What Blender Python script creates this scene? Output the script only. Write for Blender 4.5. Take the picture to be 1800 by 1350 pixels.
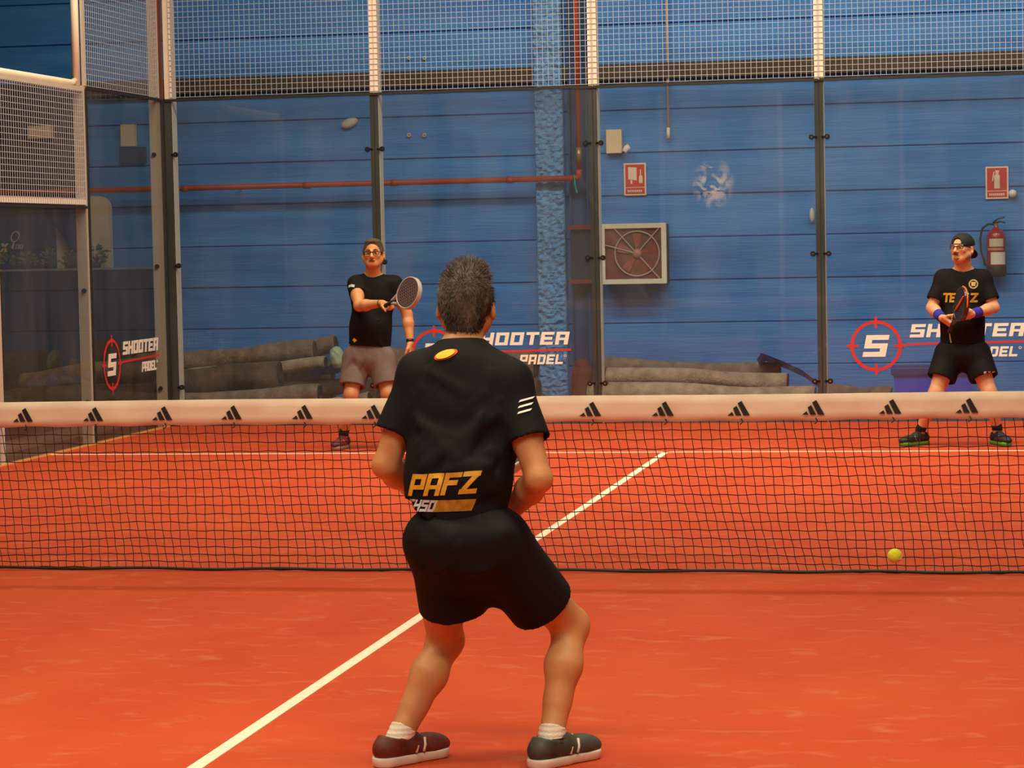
import bpy, bmesh, math, random
import numpy as np
from mathutils import Vector, Matrix
from mathutils.bvhtree import BVHTree
random.seed(7); rng = np.random.default_rng(7)
PI = math.pi
scn = bpy.context.scene
C = scn.collection
for o in list(bpy.data.objects): bpy.data.objects.remove(o)

# ------------------------------------------------------------ camera
CAM = np.array([2.4927, -12.1927, 1.6385]); YAW, PITCH, ROLL, FPX = .19021, -.056446, -.020337, 4421.9
_f = np.array([-math.sin(YAW)*math.cos(PITCH), math.cos(YAW)*math.cos(PITCH), math.sin(PITCH)])
_r = np.array([math.cos(YAW), math.sin(YAW), 0.]); _u = np.cross(_r, _f)
_r, _u = math.cos(ROLL)*_r+math.sin(ROLL)*_u, -math.sin(ROLL)*_r+math.cos(ROLL)*_u
cd = bpy.data.cameras.new('camera'); cam = bpy.data.objects.new('camera', cd); C.objects.link(cam)
cam.matrix_world = Matrix(((_r[0], _u[0], -_f[0], CAM[0]), (_r[1], _u[1], -_f[1], CAM[1]), (_r[2], _u[2], -_f[2], CAM[2]), (0, 0, 0, 1)))
cd.sensor_width = 36; cd.lens = 36*FPX/1800; cd.clip_start = .05; cd.clip_end = 100
scn.camera = cam
def ray(px, py): return _f+_r*(px-900)/FPX-_u*(py-675)/FPX
def atY(px, py, Y): d = ray(px, py); return CAM+d*(Y-CAM[1])/d[1]
def atZ(px, py, Z): d = ray(px, py); return CAM+d*(Z-CAM[2])/d[2]
def atX(px, py, X): d = ray(px, py); return CAM+d*(X-CAM[0])/d[0]

# ------------------------------------------------------------ light, world, exposure
w = bpy.data.worlds.new('world'); scn.world = w; w.use_nodes = True
w.node_tree.nodes['Background'].inputs[0].default_value = (1, .85, .7, 1)
w.node_tree.nodes['Background'].inputs[1].default_value = .3
scn.view_settings.view_transform = 'Standard'; scn.view_settings.look = 'None'
scn.view_settings.exposure = -0.13; scn.view_settings.gamma = 1; scn.view_settings.use_curve_mapping = False
WARM = (1.0, .87, .62)
def area(name, loc, sx, sy, power, rot=(0, 0, 0), col=WARM):
    l = bpy.data.lights.new(name, 'AREA'); l.shape = 'RECTANGLE'; l.size = sx; l.size_y = sy; l.energy = power; l.color = col; l.spread = math.radians(150)
    o = bpy.data.objects.new(name, l); o.location = loc; o.rotation_euler = rot; C.objects.link(o); return o
area('court_lamp', (0, 4.4, 6.3), 9, .5, 375, (math.radians(6), 0, 0))
area('court_lamp', (0, -4.4, 6.3), 9, .5, 355, (math.radians(-8), 0, 0))
area('court_lamp', (0, 0, 7.4), 10, 6, 165)
area('hall_fill', (1.8, 6.6, 6.4), 12, .6, 400, (math.radians(24), 0, 0))  # unseen fill row, added and aimed to brighten the blue wall
area('hall_fill', (0, -14.5, 6.8), 12, .6, 260)  # unseen fill row added behind the camera
area('hall_fill', (2, -9.5, 6.9), 9, 1.2, 330, (math.radians(20), 0, 0))  # unseen fill row added over the near end of the court

# ------------------------------------------------------------ materials
def L(c):
    return tuple(((v/255)/12.92 if v/255 <= .04045 else ((v/255+.055)/1.055)**2.4) for v in c)+(1,)
MT = {}
def mat(name, rgb, rough=.6, var=.0, scale=(8, 8, 8), metal=0, bump=0, bscale=60, spec=.5, detail=4, rgb2=None, emit=None, coat=0, sheen=0):
    if name in MT: return MT[name]
    m = bpy.data.materials.new(name); m.use_nodes = True; nt = m.node_tree; N = nt.nodes; K = nt.links
    b = N['Principled BSDF']; c = L(rgb)
    b.inputs['Base Color'].default_value = c; b.inputs['Roughness'].default_value = rough; b.inputs['Metallic'].default_value = metal
    b.inputs['Specular IOR Level'].default_value = spec; b.inputs['Coat Weight'].default_value = coat; b.inputs['Sheen Weight'].default_value = sheen
    tc = N.new('ShaderNodeTexCoord')
    if var or rgb2:
        mp = N.new('ShaderNodeMapping'); mp.inputs['Scale'].default_value = scale; K.new(tc.outputs['Object'], mp.inputs[0])
        n = N.new('ShaderNodeTexNoise'); n.inputs['Scale'].default_value = 1; n.inputs['Detail'].default_value = detail; K.new(mp.outputs[0], n.inputs[0])
        r = N.new('ShaderNodeValToRGB'); r.color_ramp.elements[0].position = .32; r.color_ramp.elements[1].position = .68
        c2 = L(rgb2) if rgb2 else tuple(min(1, v*(1+var)) for v in c[:3])+(1,)
        r.color_ramp.elements[0].color = c if rgb2 else tuple(v*(1-var) for v in c[:3])+(1,)
        r.color_ramp.elements[1].color = c2
        K.new(n.outputs[0], r.inputs[0]); K.new(r.outputs[0], b.inputs['Base Color'])
    if bump:
        n2 = N.new('ShaderNodeTexNoise'); n2.inputs['Scale'].default_value = bscale; n2.inputs['Detail'].default_value = 3; K.new(tc.outputs['Object'], n2.inputs[0])
        bp = N.new('ShaderNodeBump'); bp.inputs['Strength'].default_value = bump; bp.inputs['Distance'].default_value = .01
        K.new(n2.outputs[0], bp.inputs['Height']); K.new(bp.outputs[0], b.inputs['Normal'])
    if emit:
        b.inputs['Emission Color'].default_value = c; b.inputs['Emission Strength'].default_value = emit
    MT[name] = m; return m
def glass_mat(name, tint, dust=.03, smear=None):
    m = bpy.data.materials.new(name); m.use_nodes = True; nt = m.node_tree; N = nt.nodes; K = nt.links; N.clear()
    out = N.new('ShaderNodeOutputMaterial'); tr = N.new('ShaderNodeBsdfTransparent'); tr.inputs[0].default_value = (*tint, 1)
    gl = N.new('ShaderNodeBsdfGlossy'); gl.inputs['Roughness'].default_value = .015
    fr = N.new('ShaderNodeFresnel'); fr.inputs[0].default_value = 1.5
    geo = N.new('ShaderNodeNewGeometry'); iv = N.new('ShaderNodeMath'); iv.operation = 'SUBTRACT'; iv.inputs[0].default_value = 1; K.new(geo.outputs['Backfacing'], iv.inputs[1]); fm_ = N.new('ShaderNodeMath'); fm_.operation = 'MULTIPLY'; K.new(fr.outputs[0], fm_.inputs[0]); K.new(iv.outputs[0], fm_.inputs[1])
    mx = N.new('ShaderNodeMixShader'); K.new(fm_.outputs[0], mx.inputs[0]); K.new(tr.outputs[0], mx.inputs[1]); K.new(gl.outputs[0], mx.inputs[2])
    df = N.new('ShaderNodeBsdfDiffuse'); df.inputs[0].default_value = (.62, .6, .58, 1)
    mx2 = N.new('ShaderNodeMixShader'); K.new(mx.outputs[0], mx2.inputs[1]); K.new(df.outputs[0], mx2.inputs[2])
    tc = N.new('ShaderNodeTexCoord'); mp = N.new('ShaderNodeMapping'); mp.inputs['Scale'].default_value = (1.6, 1.6, .5)
    n = N.new('ShaderNodeTexNoise'); n.inputs['Scale'].default_value = 2.2; n.inputs['Detail'].default_value = 6
    K.new(tc.outputs['Object'], mp.inputs[0]); K.new(mp.outputs[0], n.inputs[0])
    ma = N.new('ShaderNodeMapRange'); ma.inputs[1].default_value = .3; ma.inputs[2].default_value = .75; ma.inputs[3].default_value = dust*.4; ma.inputs[4].default_value = dust*1.6
    K.new(n.outputs[0], ma.inputs[0]); last = ma.outputs[0]
    if smear:   # a wiped whitish stain on the pane
        sub = N.new('ShaderNodeVectorMath'); sub.operation = 'SUBTRACT'; sub.inputs[1].default_value = smear[0]; K.new(tc.outputs['Object'], sub.inputs[0])
        dv = N.new('ShaderNodeVectorMath'); dv.operation = 'DIVIDE'; dv.inputs[1].default_value = smear[1]; K.new(sub.outputs[0], dv.inputs[0])
        ln = N.new('ShaderNodeVectorMath'); ln.operation = 'LENGTH'; K.new(dv.outputs[0], ln.inputs[0])
        n3 = N.new('ShaderNodeTexNoise'); n3.inputs['Scale'].default_value = 9; n3.inputs['Detail'].default_value = 5; n3.inputs['Distortion'].default_value = 1.5; K.new(tc.outputs['Object'], n3.inputs[0])
        a = N.new('ShaderNodeMapRange'); a.inputs[1].default_value = 1; a.inputs[2].default_value = .2; a.inputs[3].default_value = 0; a.inputs[4].default_value = 1; K.new(ln.outputs[1], a.inputs[0])
        b_ = N.new('ShaderNodeMapRange'); b_.inputs[1].default_value = .48; b_.inputs[2].default_value = .62; b_.inputs[4].default_value = .5; K.new(n3.outputs[0], b_.inputs[0])
        mu = N.new('ShaderNodeMath'); mu.operation = 'MULTIPLY'; K.new(a.outputs[0], mu.inputs[0]); K.new(b_.outputs[0], mu.inputs[1])
        ad = N.new('ShaderNodeMath'); ad.operation = 'ADD'; K.new(last, ad.inputs[0]); K.new(mu.outputs[0], ad.inputs[1]); last = ad.outputs[0]
    K.new(last, mx2.inputs[0]); K.new(mx2.outputs[0], out.inputs[0]); MT[name] = m; return m

cream = mat('cream_paint', (250, 232, 208), .45, .04, (3, 3, 1))
beige = mat('beige_paint', (206, 190, 172), .5, .06, (3, 3, 1))
wirem = mat('galvanised_wire', (186, 190, 204), .45)
rubber = mat('black_rubber', (40, 36, 30), .6)
blackm = mat('black_metal', (24, 23, 22), .4)
whitem = mat('white_vinyl', (250, 244, 232), .5)
redm = mat('red_vinyl', (215, 52, 44), .5)
chrome = mat('chrome', (200, 200, 195), .2, metal=1)
skin = mat('skin', (222, 160, 120), .5, .10, (14, 14, 14), spec=.35)
skin2 = mat('skin_tanned', (202, 142, 94), .5, .10, (14, 14, 14), spec=.35)
shirtm = mat('black_jersey', (13, 11, 11), .8, .12, (20, 20, 20), spec=.25)
shortm = mat('black_shorts', (17, 14, 15), .75, .12, (20, 20, 20), spec=.25)
greysh = mat('grey_brown_shorts', (116, 100, 98), .85, .08, (20, 20, 20))
gold = mat('gold_print', (222, 168, 48), .5, .2, (30, 30, 30))
yellow = mat('yellow_print', (250, 200, 40), .5)
silver = mat('silver_print', (196, 192, 196), .5)

# ------------------------------------------------------------ mesh helpers
class MB:
    def __init__(s): s.v = []; s.f = []
    def add(s, V, F):
        n = len(s.v); s.v += [tuple(map(float, p)) for p in V]; s.f += [tuple(i+n for i in q) for q in F]; return s
    def box(s, a, b, M=None):
        (x0, y0, z0), (x1, y1, z1) = a, b
        V = [(x0, y0, z0), (x1, y0, z0), (x1, y1, z0), (x0, y1, z0), (x0, y0, z1), (x1, y0, z1), (x1, y1, z1), (x0, y1, z1)]
        if M is not None: V = [tuple(M @ Vector(p)) for p in V]
        return s.add(V, [(0, 3, 2, 1), (4, 5, 6, 7), (0, 1, 5, 4), (1, 2, 6, 5), (2, 3, 7, 6), (3, 0, 4, 7)])
    def tube(s, P, r, n=8, cap=True, squash=None):
        P = [np.array(p, float) for p in P]; R = r if hasattr(r, '__len__') else [r]*len(P); V = []; prev = None
        for i, p in enumerate(P):
            t = P[min(i+1, len(P)-1)]-P[max(i-1, 0)]; t /= (np.linalg.norm(t)+1e-9)
            if prev is None:
                a = np.array([0, 0, 1.]) if abs(t[2]) < .9 else np.array([1., 0, 0]); e = np.cross(t, a)
            else: e = prev-t*(prev@t)
            e /= np.linalg.norm(e); prev = e; g = np.cross(t, e)
            for k in range(n):
                q = 2*PI*(k+.5)/n; V.append(p+R[i]*(math.cos(q)*e+math.sin(q)*g))
        F = [(i*n+k, i*n+(k+1) % n, (i+1)*n+(k+1) % n, (i+1)*n+k) for i in range(len(P)-1) for k in range(n)]
        if cap: F += [tuple(range(n))[::-1], tuple((len(P)-1)*n+k for k in range(n))]
        return s.add(V, F)
    def prism(s, poly, d, M=None):     # polygon in x,z extruded along +y by d
        n = len(poly); V = [(x, 0, z) for x, z in poly]+[(x, d, z) for x, z in poly]
        if M is not None: V = [tuple(M @ Vector(p)) for p in V]
        return s.add(V, [tuple(range(n)), tuple(range(2*n-1, n-1, -1))]+[(i, i+n, (i+1) % n+n, (i+1) % n) for i in range(n)])
    def lathe(s, prof, c, n=20, axis='z'):
        V = []; c = np.array(c, float)
        for r, h in prof:
            for k in range(n):
                a = 2*PI*k/n; x, y = r*math.cos(a), r*math.sin(a)
                V.append(c+(np.array([x, y, h]) if axis == 'z' else np.array([x, h, y]) if axis == 'y' else np.array([h, x, y])))
        F = [(i*n+k, i*n+(k+1) % n, (i+1)*n+(k+1) % n, (i+1)*n+k) for i in range(len(prof)-1) for k in range(n)]
        return s.add(V, F)
    def build(s, name, m, parent=None, smooth=False, bevel=0):
        me = bpy.data.meshes.new(name); me.from_pydata(s.v, [], s.f); me.update()
        if bevel or True:
            bm = bmesh.new(); bm.from_mesh(me); bmesh.ops.recalc_face_normals(bm, faces=bm.faces)
            if bevel: bmesh.ops.bevel(bm, geom=list(bm.edges), offset=bevel, segments=2, affect='EDGES', profile=.6)
            bm.to_mesh(me); bm.free()
        if smooth: me.shade_smooth()
        o = bpy.data.objects.new(name, me); me.materials.append(m); C.objects.link(o)
        if parent is not None:
            o.parent = parent; off = world_loc(parent)
            if off.length > 1e-9: me.transform(Matrix.Translation(-off))
        return o
def world_loc(o):
    v = Vector((0, 0, 0))
    while o is not None: v = v+o.location; o = o.parent
    return v
def tag(o, label=None, cat=None, group=None, kind=None):
    if label: o['label'] = label
    if cat: o['category'] = cat
    if group: o['group'] = group
    if kind: o['kind'] = kind
    return o
def empty(name, loc, label, cat, group=None):
    o = bpy.data.objects.new(name, None); C.objects.link(o); o.location = tuple(map(float, loc)); o.empty_display_size = .1
    return tag(o, label, cat, group)
def struct(o): o['kind'] = 'structure'; return o

# block lettering: list of quads per glyph, cell 4.6 x 6
T = 1.35; W_ = 4.6
GL = {
 'S': [(0, 6-T, W_, 6), (0, 3-T/2, T, 6), (0, 3-T/2, W_, 3+T/2), (W_-T, 0, W_, 3+T/2), (0, 0, W_, T)],
 'H': [(0, 0, T, 6), (W_-T, 0, W_, 6), (0, 3-T/2, W_, 3+T/2)],
 'O': [(0, 0, T, 6), (W_-T, 0, W_, 6), (0, 0, W_, T), (0, 6-T, W_, 6)],
 'T': [(0, 6-T, W_, 6), (W_/2-T/2, 0, W_/2+T/2, 6)],
 'E': [(0, 0, T, 6), (0, 0, W_, T), (0, 3-T/2, W_*.9, 3+T/2), (0, 6-T, W_, 6)],
 'R': [(0, 0, T, 6), (0, 6-T, W_, 6), (W_-T, 2.4, W_, 6), (0, 2.1, W_, 2.1+T*.8), (W_-T*1.1, 0, W_, 2.2)],
 'P': [(0, 0, T, 6), (0, 6-T, W_, 6), (W_-T, 2, W_, 6), (0, 1.8, W_, 1.8+T*.9)],
 'A': [(0, 0, T, 6), (0, 6-T, W_, 6), (W_-T, 0, W_, 6), (0, 1.8, W_, 1.8+T*.8)],
 'D': [(0, 0, T, 6), (W_-T, .5, W_, 5.5), (0, 0, W_-.5, T), (0, 6-T, W_-.5, 6)],
 'L': [(0, 0, T, 6), (0, 0, W_, T)],
 'F': [(0, 0, T, 6), (0, 6-T, W_, 6), (0, 2.6, W_*.85, 2.6+T)],
 'Z': [(0, 6-T, W_, 6), (0, 0, W_, T), ((0, T*.6), (T*1.2, T*.6), (W_, 6-T*.6), (W_-T*1.2, 6-T*.6))],
 'X': [((0, 0), (T, 0), (W_, 6), (W_-T, 6)), ((W_-T, 0), (W_, 0), (T, 6), (0, 6))],
 '1': [(W_/2-T/2, 0, W_/2+T/2, 6)],
 '0': [(0, 0, T*.8, 6), (W_-T*.8, 0, W_, 6), (0, 0, W_, T*.8), (0, 6-T*.8, W_, 6)],
}
def letters(text, h, width, shear=.22):      # quads in (u,v) with baseline 0
    s = h/6; n = len(text); adv = width/(n-.12)/s; wx = adv*.86/W_; Q = []
    for i, ch in enumerate(text):
        for q in GL.get(ch, []):
            P = [(q[0], q[1]), (q[2], q[1]), (q[2], q[3]), (q[0], q[3])] if len(q) == 4 and not isinstance(q[0], tuple) else list(q)
            Q.append([((x*wx+i*adv+z*shear)*s, z*s) for x, z in P])
    return Q
def union(Q):                        # axis-aligned overlapping boxes -> abutting cells (other quads kept)
    R = [q for q in Q if abs(q[0][1]-q[1][1]) < 1e-6 and abs(q[0][0]-q[3][0]) < 1e-6]; K2 = [q for q in Q if q not in R]
    xs = sorted({round(p[0], 6) for q in R for p in q}); ys = sorted({round(p[1], 6) for q in R for p in q}); out = []
    for a, b in zip(xs, xs[1:]):
        for c, d in zip(ys, ys[1:]):
            mx, my = (a+b)/2, (c+d)/2
            if any(q[0][0] < mx < q[2][0] and q[0][1] < my < q[2][1] for q in R): out.append([(a, c), (b, c), (b, d), (a, d)])
    return out+K2
def flat(Q, o, U, V, D, mb=None):    # polygons (u,v) to a thin solid at origin o, axes U,V, proud by vector D
    mb = mb or MB(); o, U, V, D = [np.array(a, float) for a in (o, U, V, D)]
    for q in Q:
        n = len(q); A = [o+U*u+V*v for u, v in q]
        mb.add(A+[a+D for a in A], [tuple(range(n)), tuple(range(2*n-1, n-1, -1))]+[(i, i+n, (i+1) % n+n, (i+1) % n) for i in range(n)])
    return mb
def ringq(r0, r1, n=48, a0=0, a1=2*PI):
    return [[(r*math.cos(a), r*math.sin(a)) for r, a in ((r0, p), (r1, p), (r1, q), (r0, q))] for p, q in [(a0+(a1-a0)*i/n, a0+(a1-a0)*(i+1)/n) for i in range(n)]]
def disc(r, n=20, cu=0, cv=0, ry=None):
    return [[(cu+r*math.cos(2*PI*i/n), cv+(ry or r)*math.sin(2*PI*i/n)) for i in range(n)]]

# ------------------------------------------------------------ implicit bodies
def U3(v): v = np.array(v, float); return v/np.linalg.norm(v)
class SDF:
    def __init__(s, h): s.h = h; s.ops = []
    def cone(s, a, b, ra, rb, k=.02, op='u', capb=False, capa=False, sq=None):
        a = np.array(a, float); b = np.array(b, float); ab = b-a; L2 = ab@ab; n = ab/math.sqrt(L2)
        def f(X, Y, Z):
            dx, dy, dz = X-a[0], Y-a[1], Z-a[2]
            t = (dx*ab[0]+dy*ab[1]+dz*ab[2])/L2
            tc = np.clip(t, 0, 1)
            ex, ey, ez = dx-tc*ab[0], dy-tc*ab[1], dz-tc*ab[2]
            if sq is not None:
                q = ex*sq[0][0]+ey*sq[0][1]+ez*sq[0][2]; g = q*(1/sq[1]-1); ex, ey, ez = ex+g*sq[0][0], ey+g*sq[0][1], ez+g*sq[0][2]
            d = np.sqrt(ex*ex+ey*ey+ez*ez)-(ra+(rb-ra)*tc)
            if capb: d = np.maximum(d, (t-1)*math.sqrt(L2))
            if capa: d = np.maximum(d, -t*math.sqrt(L2))
            return d
        R = max(ra, rb); s.ops.append((f, np.minimum(a, b)-R, np.maximum(a, b)+R, k, op)); return s
    def chain(s, P, R, k=.02):
        for i in range(len(P)-1): s.cone(P[i], P[i+1], R[i], R[i+1], k)
        return s
    def ell(s, c, r, M=None, k=.02, op='u'):
        c = np.array(c, float); M = np.eye(3) if M is None else np.array(M, float)   # rows = axes
        r = np.array(r, float); R = r.max()
        def f(X, Y, Z):
            d = (X-c[0], Y-c[1], Z-c[2]); q = [(d[0]*M[i, 0]+d[1]*M[i, 1]+d[2]*M[i, 2]) for i in range(3)]
            k0 = np.sqrt((q[0]/r[0])**2+(q[1]/r[1])**2+(q[2]/r[2])**2)
            k1 = np.sqrt((q[0]/r[0]**2)**2+(q[1]/r[1]**2)**2+(q[2]/r[2]**2)**2)+1e-6
            return k0*(k0-1)/k1
        s.ops.append((f, c-R, c+R, k, op)); return s
    def rbox(s, c, hs, M, rad, k=.02, op='u'):
        c = np.array(c, float); M = np.array(M, float); hs = np.array(hs, float)-rad; R = np.linalg.norm(hs+rad)
        def f(X, Y, Z):
            d = (X-c[0], Y-c[1], Z-c[2]); q = [np.abs(d[0]*M[i, 0]+d[1]*M[i, 1]+d[2]*M[i, 2])-hs[i] for i in range(3)]
            return np.sqrt(sum(np.maximum(a, 0)**2 for a in q))+np.minimum(np.maximum(np.maximum(q[0], q[1]), q[2]), 0)-rad
        s.ops.append((f, c-R, c+R, k, op)); return s
    def strokes(s, L_):
        for a, b, A, w in L_:
            a = np.array(a, float); b = np.array(b, float); ab = b-a; L2 = ab@ab
            def f(X, Y, Z, a=a, ab=ab, L2=L2, A=A, w=w):
                dx, dy, dz = X-a[0], Y-a[1], Z-a[2]; t = (dx*ab[0]+dy*ab[1]+dz*ab[2])/L2; tc = np.clip(t, 0, 1)
                d2 = (dx-tc*ab[0])**2+(dy-tc*ab[1])**2+(dz-tc*ab[2])**2
                return -A*np.exp(-d2/(w*w))*np.clip(4*tc*(1-tc), 0, 1)**.5
            s.ops.append((f, np.minimum(a, b)-2*w, np.maximum(a, b)+2*w, 0, 'add'))
        return s
    def cut(s, p, n): s.ops.append((np.array(p, float), U3(n), 0, 0, 'cut')); return s   # keeps the side where (x-p).n < 0
    def disp(s, fn): s.ops.append((fn, 0, 0, 0, 'disp')); return s
    def grid(s):
        h = s.h; u = [o for o in s.ops if o[4] == 'u']; lo = np.min([o[1] for o in u], 0)-3*h-.01; hi = np.max([o[2] for o in u], 0)+3*h+.01
        n = np.ceil((hi-lo)/h).astype(int)+1; F = np.full(n, .5, np.float32)
        ax = [(lo[i]+h*np.arange(n[i])).astype(np.float32) for i in range(3)]
        for f, a, b, k, op in s.ops:
            if op == 'cut':
                d = (ax[0]-f[0])[:, None, None]*a[0]+(ax[1]-f[1])[None, :, None]*a[1]+(ax[2]-f[2])[None, None, :]*a[2]; F = np.maximum(F, d); continue
            if op == 'disp':
                F += np.where(np.abs(F) < .06, f(ax[0][:, None, None], ax[1][None, :, None], ax[2][None, None, :]), 0).astype(np.float32); continue
            m = .03+k+2*h; i0 = np.maximum(np.floor((a-m-lo)/h).astype(int), 0); i1 = np.minimum(np.ceil((b+m-lo)/h).astype(int)+1, n)
            if (i1 <= i0).any(): continue
            sl = tuple(slice(p, q) for p, q in zip(i0, i1)); G = F[sl]
            if op == 'add': F[sl] = G+f(ax[0][sl[0]][:, None, None], ax[1][sl[1]][None, :, None], ax[2][sl[2]][None, None, :]).astype(np.float32); continue
            d = f(ax[0][sl[0]][:, None, None], ax[1][sl[1]][None, :, None], ax[2][sl[2]][None, None, :]).astype(np.float32)
            if op == 'sub': d = -d; hh = np.maximum(k-np.abs(G-d), 0)/k; F[sl] = np.maximum(G, d)+hh*hh*k/4
            else: hh = np.maximum(k-np.abs(G-d), 0)/k; F[sl] = np.minimum(G, d)-hh*hh*k/4
        return F, lo
    def build(s, name, m, parent=None, mats=None):
        F, lo = s.grid(); h = s.h; n = F.shape; S = F < 0
        cn = tuple(x-1 for x in n); cnt = np.zeros(cn, np.float32); acc = [np.zeros(cn, np.float32) for _ in range(3)]; quads = []
        xs = []
        for a in range(3):
            s0 = [slice(None)]*3; s1 = [slice(None)]*3; s0[a] = slice(0, -1); s1[a] = slice(1, None)
            f0, f1 = F[tuple(s0)], F[tuple(s1)]; cr = S[tuple(s0)] != S[tuple(s1)]
            idx = np.argwhere(cr); t = (f0[cr]/(f0[cr]-f1[cr])).astype(np.float32); xs.append((idx, S[tuple(s0)][cr]))
            b, c = [x for x in range(3) if x != a]
            for db in (0, 1):
                for dc in (0, 1):
                    j = idx.copy(); j[:, b] -= db; j[:, c] -= dc
                    ok = (j[:, b] >= 0) & (j[:, c] >= 0) & (j[:, b] < cn[b]) & (j[:, c] < cn[c]); jj = tuple(j[ok].T)
                    np.add.at(cnt, jj, 1); np.add.at(acc[a], jj, idx[ok, a]+t[ok]); np.add.at(acc[b], jj, idx[ok, b]); np.add.at(acc[c], jj, idx[ok, c])
        act = cnt > 0; ids = np.full(cn, -1, np.int64); ids[act] = np.arange(act.sum())
        V = np.stack([lo[i]+h*(acc[i][act]/cnt[act]) for i in range(3)], 1)
        Q = []
        for a in range(3):
            idx, inside = xs[a]; b, c = ((1, 2), (2, 0), (0, 1))[a]
            ok = (idx[:, b] > 0) & (idx[:, c] > 0) & (idx[:, b] < cn[b]) & (idx[:, c] < cn[c]); idx = idx[ok]; inside = inside[ok]; q = []
            for db, dc in ((1, 1), (0, 1), (0, 0), (1, 0)):
                j = idx.copy(); j[:, b] -= db; j[:, c] -= dc; q.append(ids[tuple(j.T)])
            q = np.stack(q, 1); q[~inside] = q[~inside][:, ::-1]; Q.append(q)
        Q = np.concatenate(Q); off = np.array(world_loc(parent)) if parent is not None else 0
        me = bpy.data.meshes.new(name); me.vertices.add(len(V)); me.vertices.foreach_set('co', (V-off).astype(np.float32).ravel())
        me.loops.add(len(Q)*4); me.loops.foreach_set('vertex_index', Q.ravel().astype(np.int32)); me.polygons.add(len(Q))
        me.polygons.foreach_set('loop_start', (np.arange(len(Q))*4).astype(np.int32)); me.update(calc_edges=True); me.validate(); me.shade_smooth()
        me.materials.append(m); o = bpy.data.objects.new(name, me); C.objects.link(o)
        if parent is not None: o.parent = parent
        return o
def folds(A, wl, ax, seed):
    r = np.random.default_rng(seed); ax = U3(ax); ph = r.uniform(0, 6, 6)
    def f(X, Y, Z):
        wv = .03*np.sin(X*21+ph[0])+.03*np.sin(Z*17+ph[1])+.02*np.sin(Y*25+ph[2])
        u = X*ax[0]+Y*ax[1]+Z*ax[2]+wv; g = np.sin(X*9+Z*7+ph[3])*np.sin(Y*11-Z*6+ph[4])
        return A*(np.sin(u*2*PI/wl)*(.5+.5*g)+.5*np.sin(u*2*PI/(wl*.43)+ph[5]))
    return f
def wrinkles(c, ext, M, dirs, n, seed, A=.006, w=.016, ln=.16):
    # random soft creases spread over a garment: c centre, ext half sizes along rows of M, dirs = preferred directions in that frame
    R = random.Random(seed); out = []
    for i in range(n):
        p = np.array(c)+M.T@(np.array([R.uniform(-1, 1), R.choice((-1, 1))*R.uniform(.6, 1.0), R.uniform(-1, 1)])*ext); d = M.T@U3(np.array(dirs[i % len(dirs)], float)+np.array([R.uniform(-.35, .35) for _ in range(3)])); l = ln*R.uniform(.5, 1.2); k = R.uniform(.6, 1.5)
        out.append((p-d*l/2, p+d*l/2, A*R.choice((1, 1, -1))*R.uniform(.5, 1), w*k))
    return out
def noisef(A, q, seed=0):
    ph = np.random.default_rng(seed).uniform(0, 6, 9)
    return lambda X, Y, Z: A*(np.sin(X*q+ph[0]+2*np.sin(Z*q*.4+ph[3]))*np.sin(Y*q*1.1+ph[1])*np.sin(Z*q*.9+ph[2]+2*np.sin(X*q*.5)))

# ============================================================ SETTING
def zone(x0, x1, y0, y1, z, nm, m):
    return MB().box((x0, y0, z-.1), (x1, y1, z)).build(nm, m)
WY = 11.6                                   # inner face of the blue hall wall
struct(zone(-14, 12, -20, WY+.3, -.012, 'floor', mat('dark_concrete_floor', (92, 78, 72), .55, .15, (1.5, 1.5, 1.5))))
def turf():
    m = bpy.data.materials.new('orange_turf'); m.use_nodes = True; nt = m.node_tree; N = nt.nodes; K = nt.links; b = N['Principled BSDF']
    tc = N.new('ShaderNodeTexCoord')
    def nz(sc, det, d=0):
        mp = N.new('ShaderNodeMapping'); mp.inputs['Scale'].default_value = sc; K.new(tc.outputs['Object'], mp.inputs[0])
        n = N.new('ShaderNodeTexNoise'); n.inputs['Scale'].default_value = 1; n.inputs['Detail'].default_value = det; n.inputs['Distortion'].default_value = d; K.new(mp.outputs[0], n.inputs[0]); return n
    n1 = nz((1.1, .8, 1), 5); r1 = N.new('ShaderNodeValToRGB'); r1.color_ramp.elements[0].position = .3; r1.color_ramp.elements[1].position = .7
    r1.color_ramp.elements[0].color = L((188, 66, 30)); r1.color_ramp.elements[1].color = L((200, 80, 40)); K.new(n1.outputs[0], r1.inputs[0])
    n2 = nz((5, 9, 1), 6, .8); r2 = N.new('ShaderNodeMapRange'); r2.inputs[1].default_value = .56; r2.inputs[2].default_value = .80; r2.inputs[4].default_value = .6; K.new(n2.outputs[0], r2.inputs[0])
    mx = N.new('ShaderNodeMix'); mx.data_type = 'RGBA'; K.new(r2.outputs[0], mx.inputs[0]); K.new(r1.outputs[0], mx.inputs[6]); mx.inputs[7].default_value = L((206, 120, 86))
    K.new(mx.outputs[2], b.inputs['Base Color']); b.inputs['Roughness'].default_value = .85; b.inputs['Specular IOR Level'].default_value = .25
    n3 = nz((220, 220, 220), 2); bp = N.new('ShaderNodeBump'); bp.inputs['Strength'].default_value = .35; bp.inputs['Distance'].default_value = .006; K.new(n3.outputs[0], bp.inputs['Height']); K.new(bp.outputs[0], b.inputs['Normal'])
    return m
ct = tag(zone(-5, 5, -10, 10, 0, 'court_turf', turf()), 'orange-red artificial turf carpet of the court, running under the net', 'turf')
linem = mat('white_line_turf', (246, 226, 200), .85, .08, (30, 30, 30))
def cline(x0, y0, x1, y1, lab=None):
    o = MB().box((x0, y0, -.002), (x1, y1, .003)).build('court_line', linem, ct); return tag(o, lab)
cline(-.025, -6.97, .025, 6.97, 'long white centre service line running towards the back wall')
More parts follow.
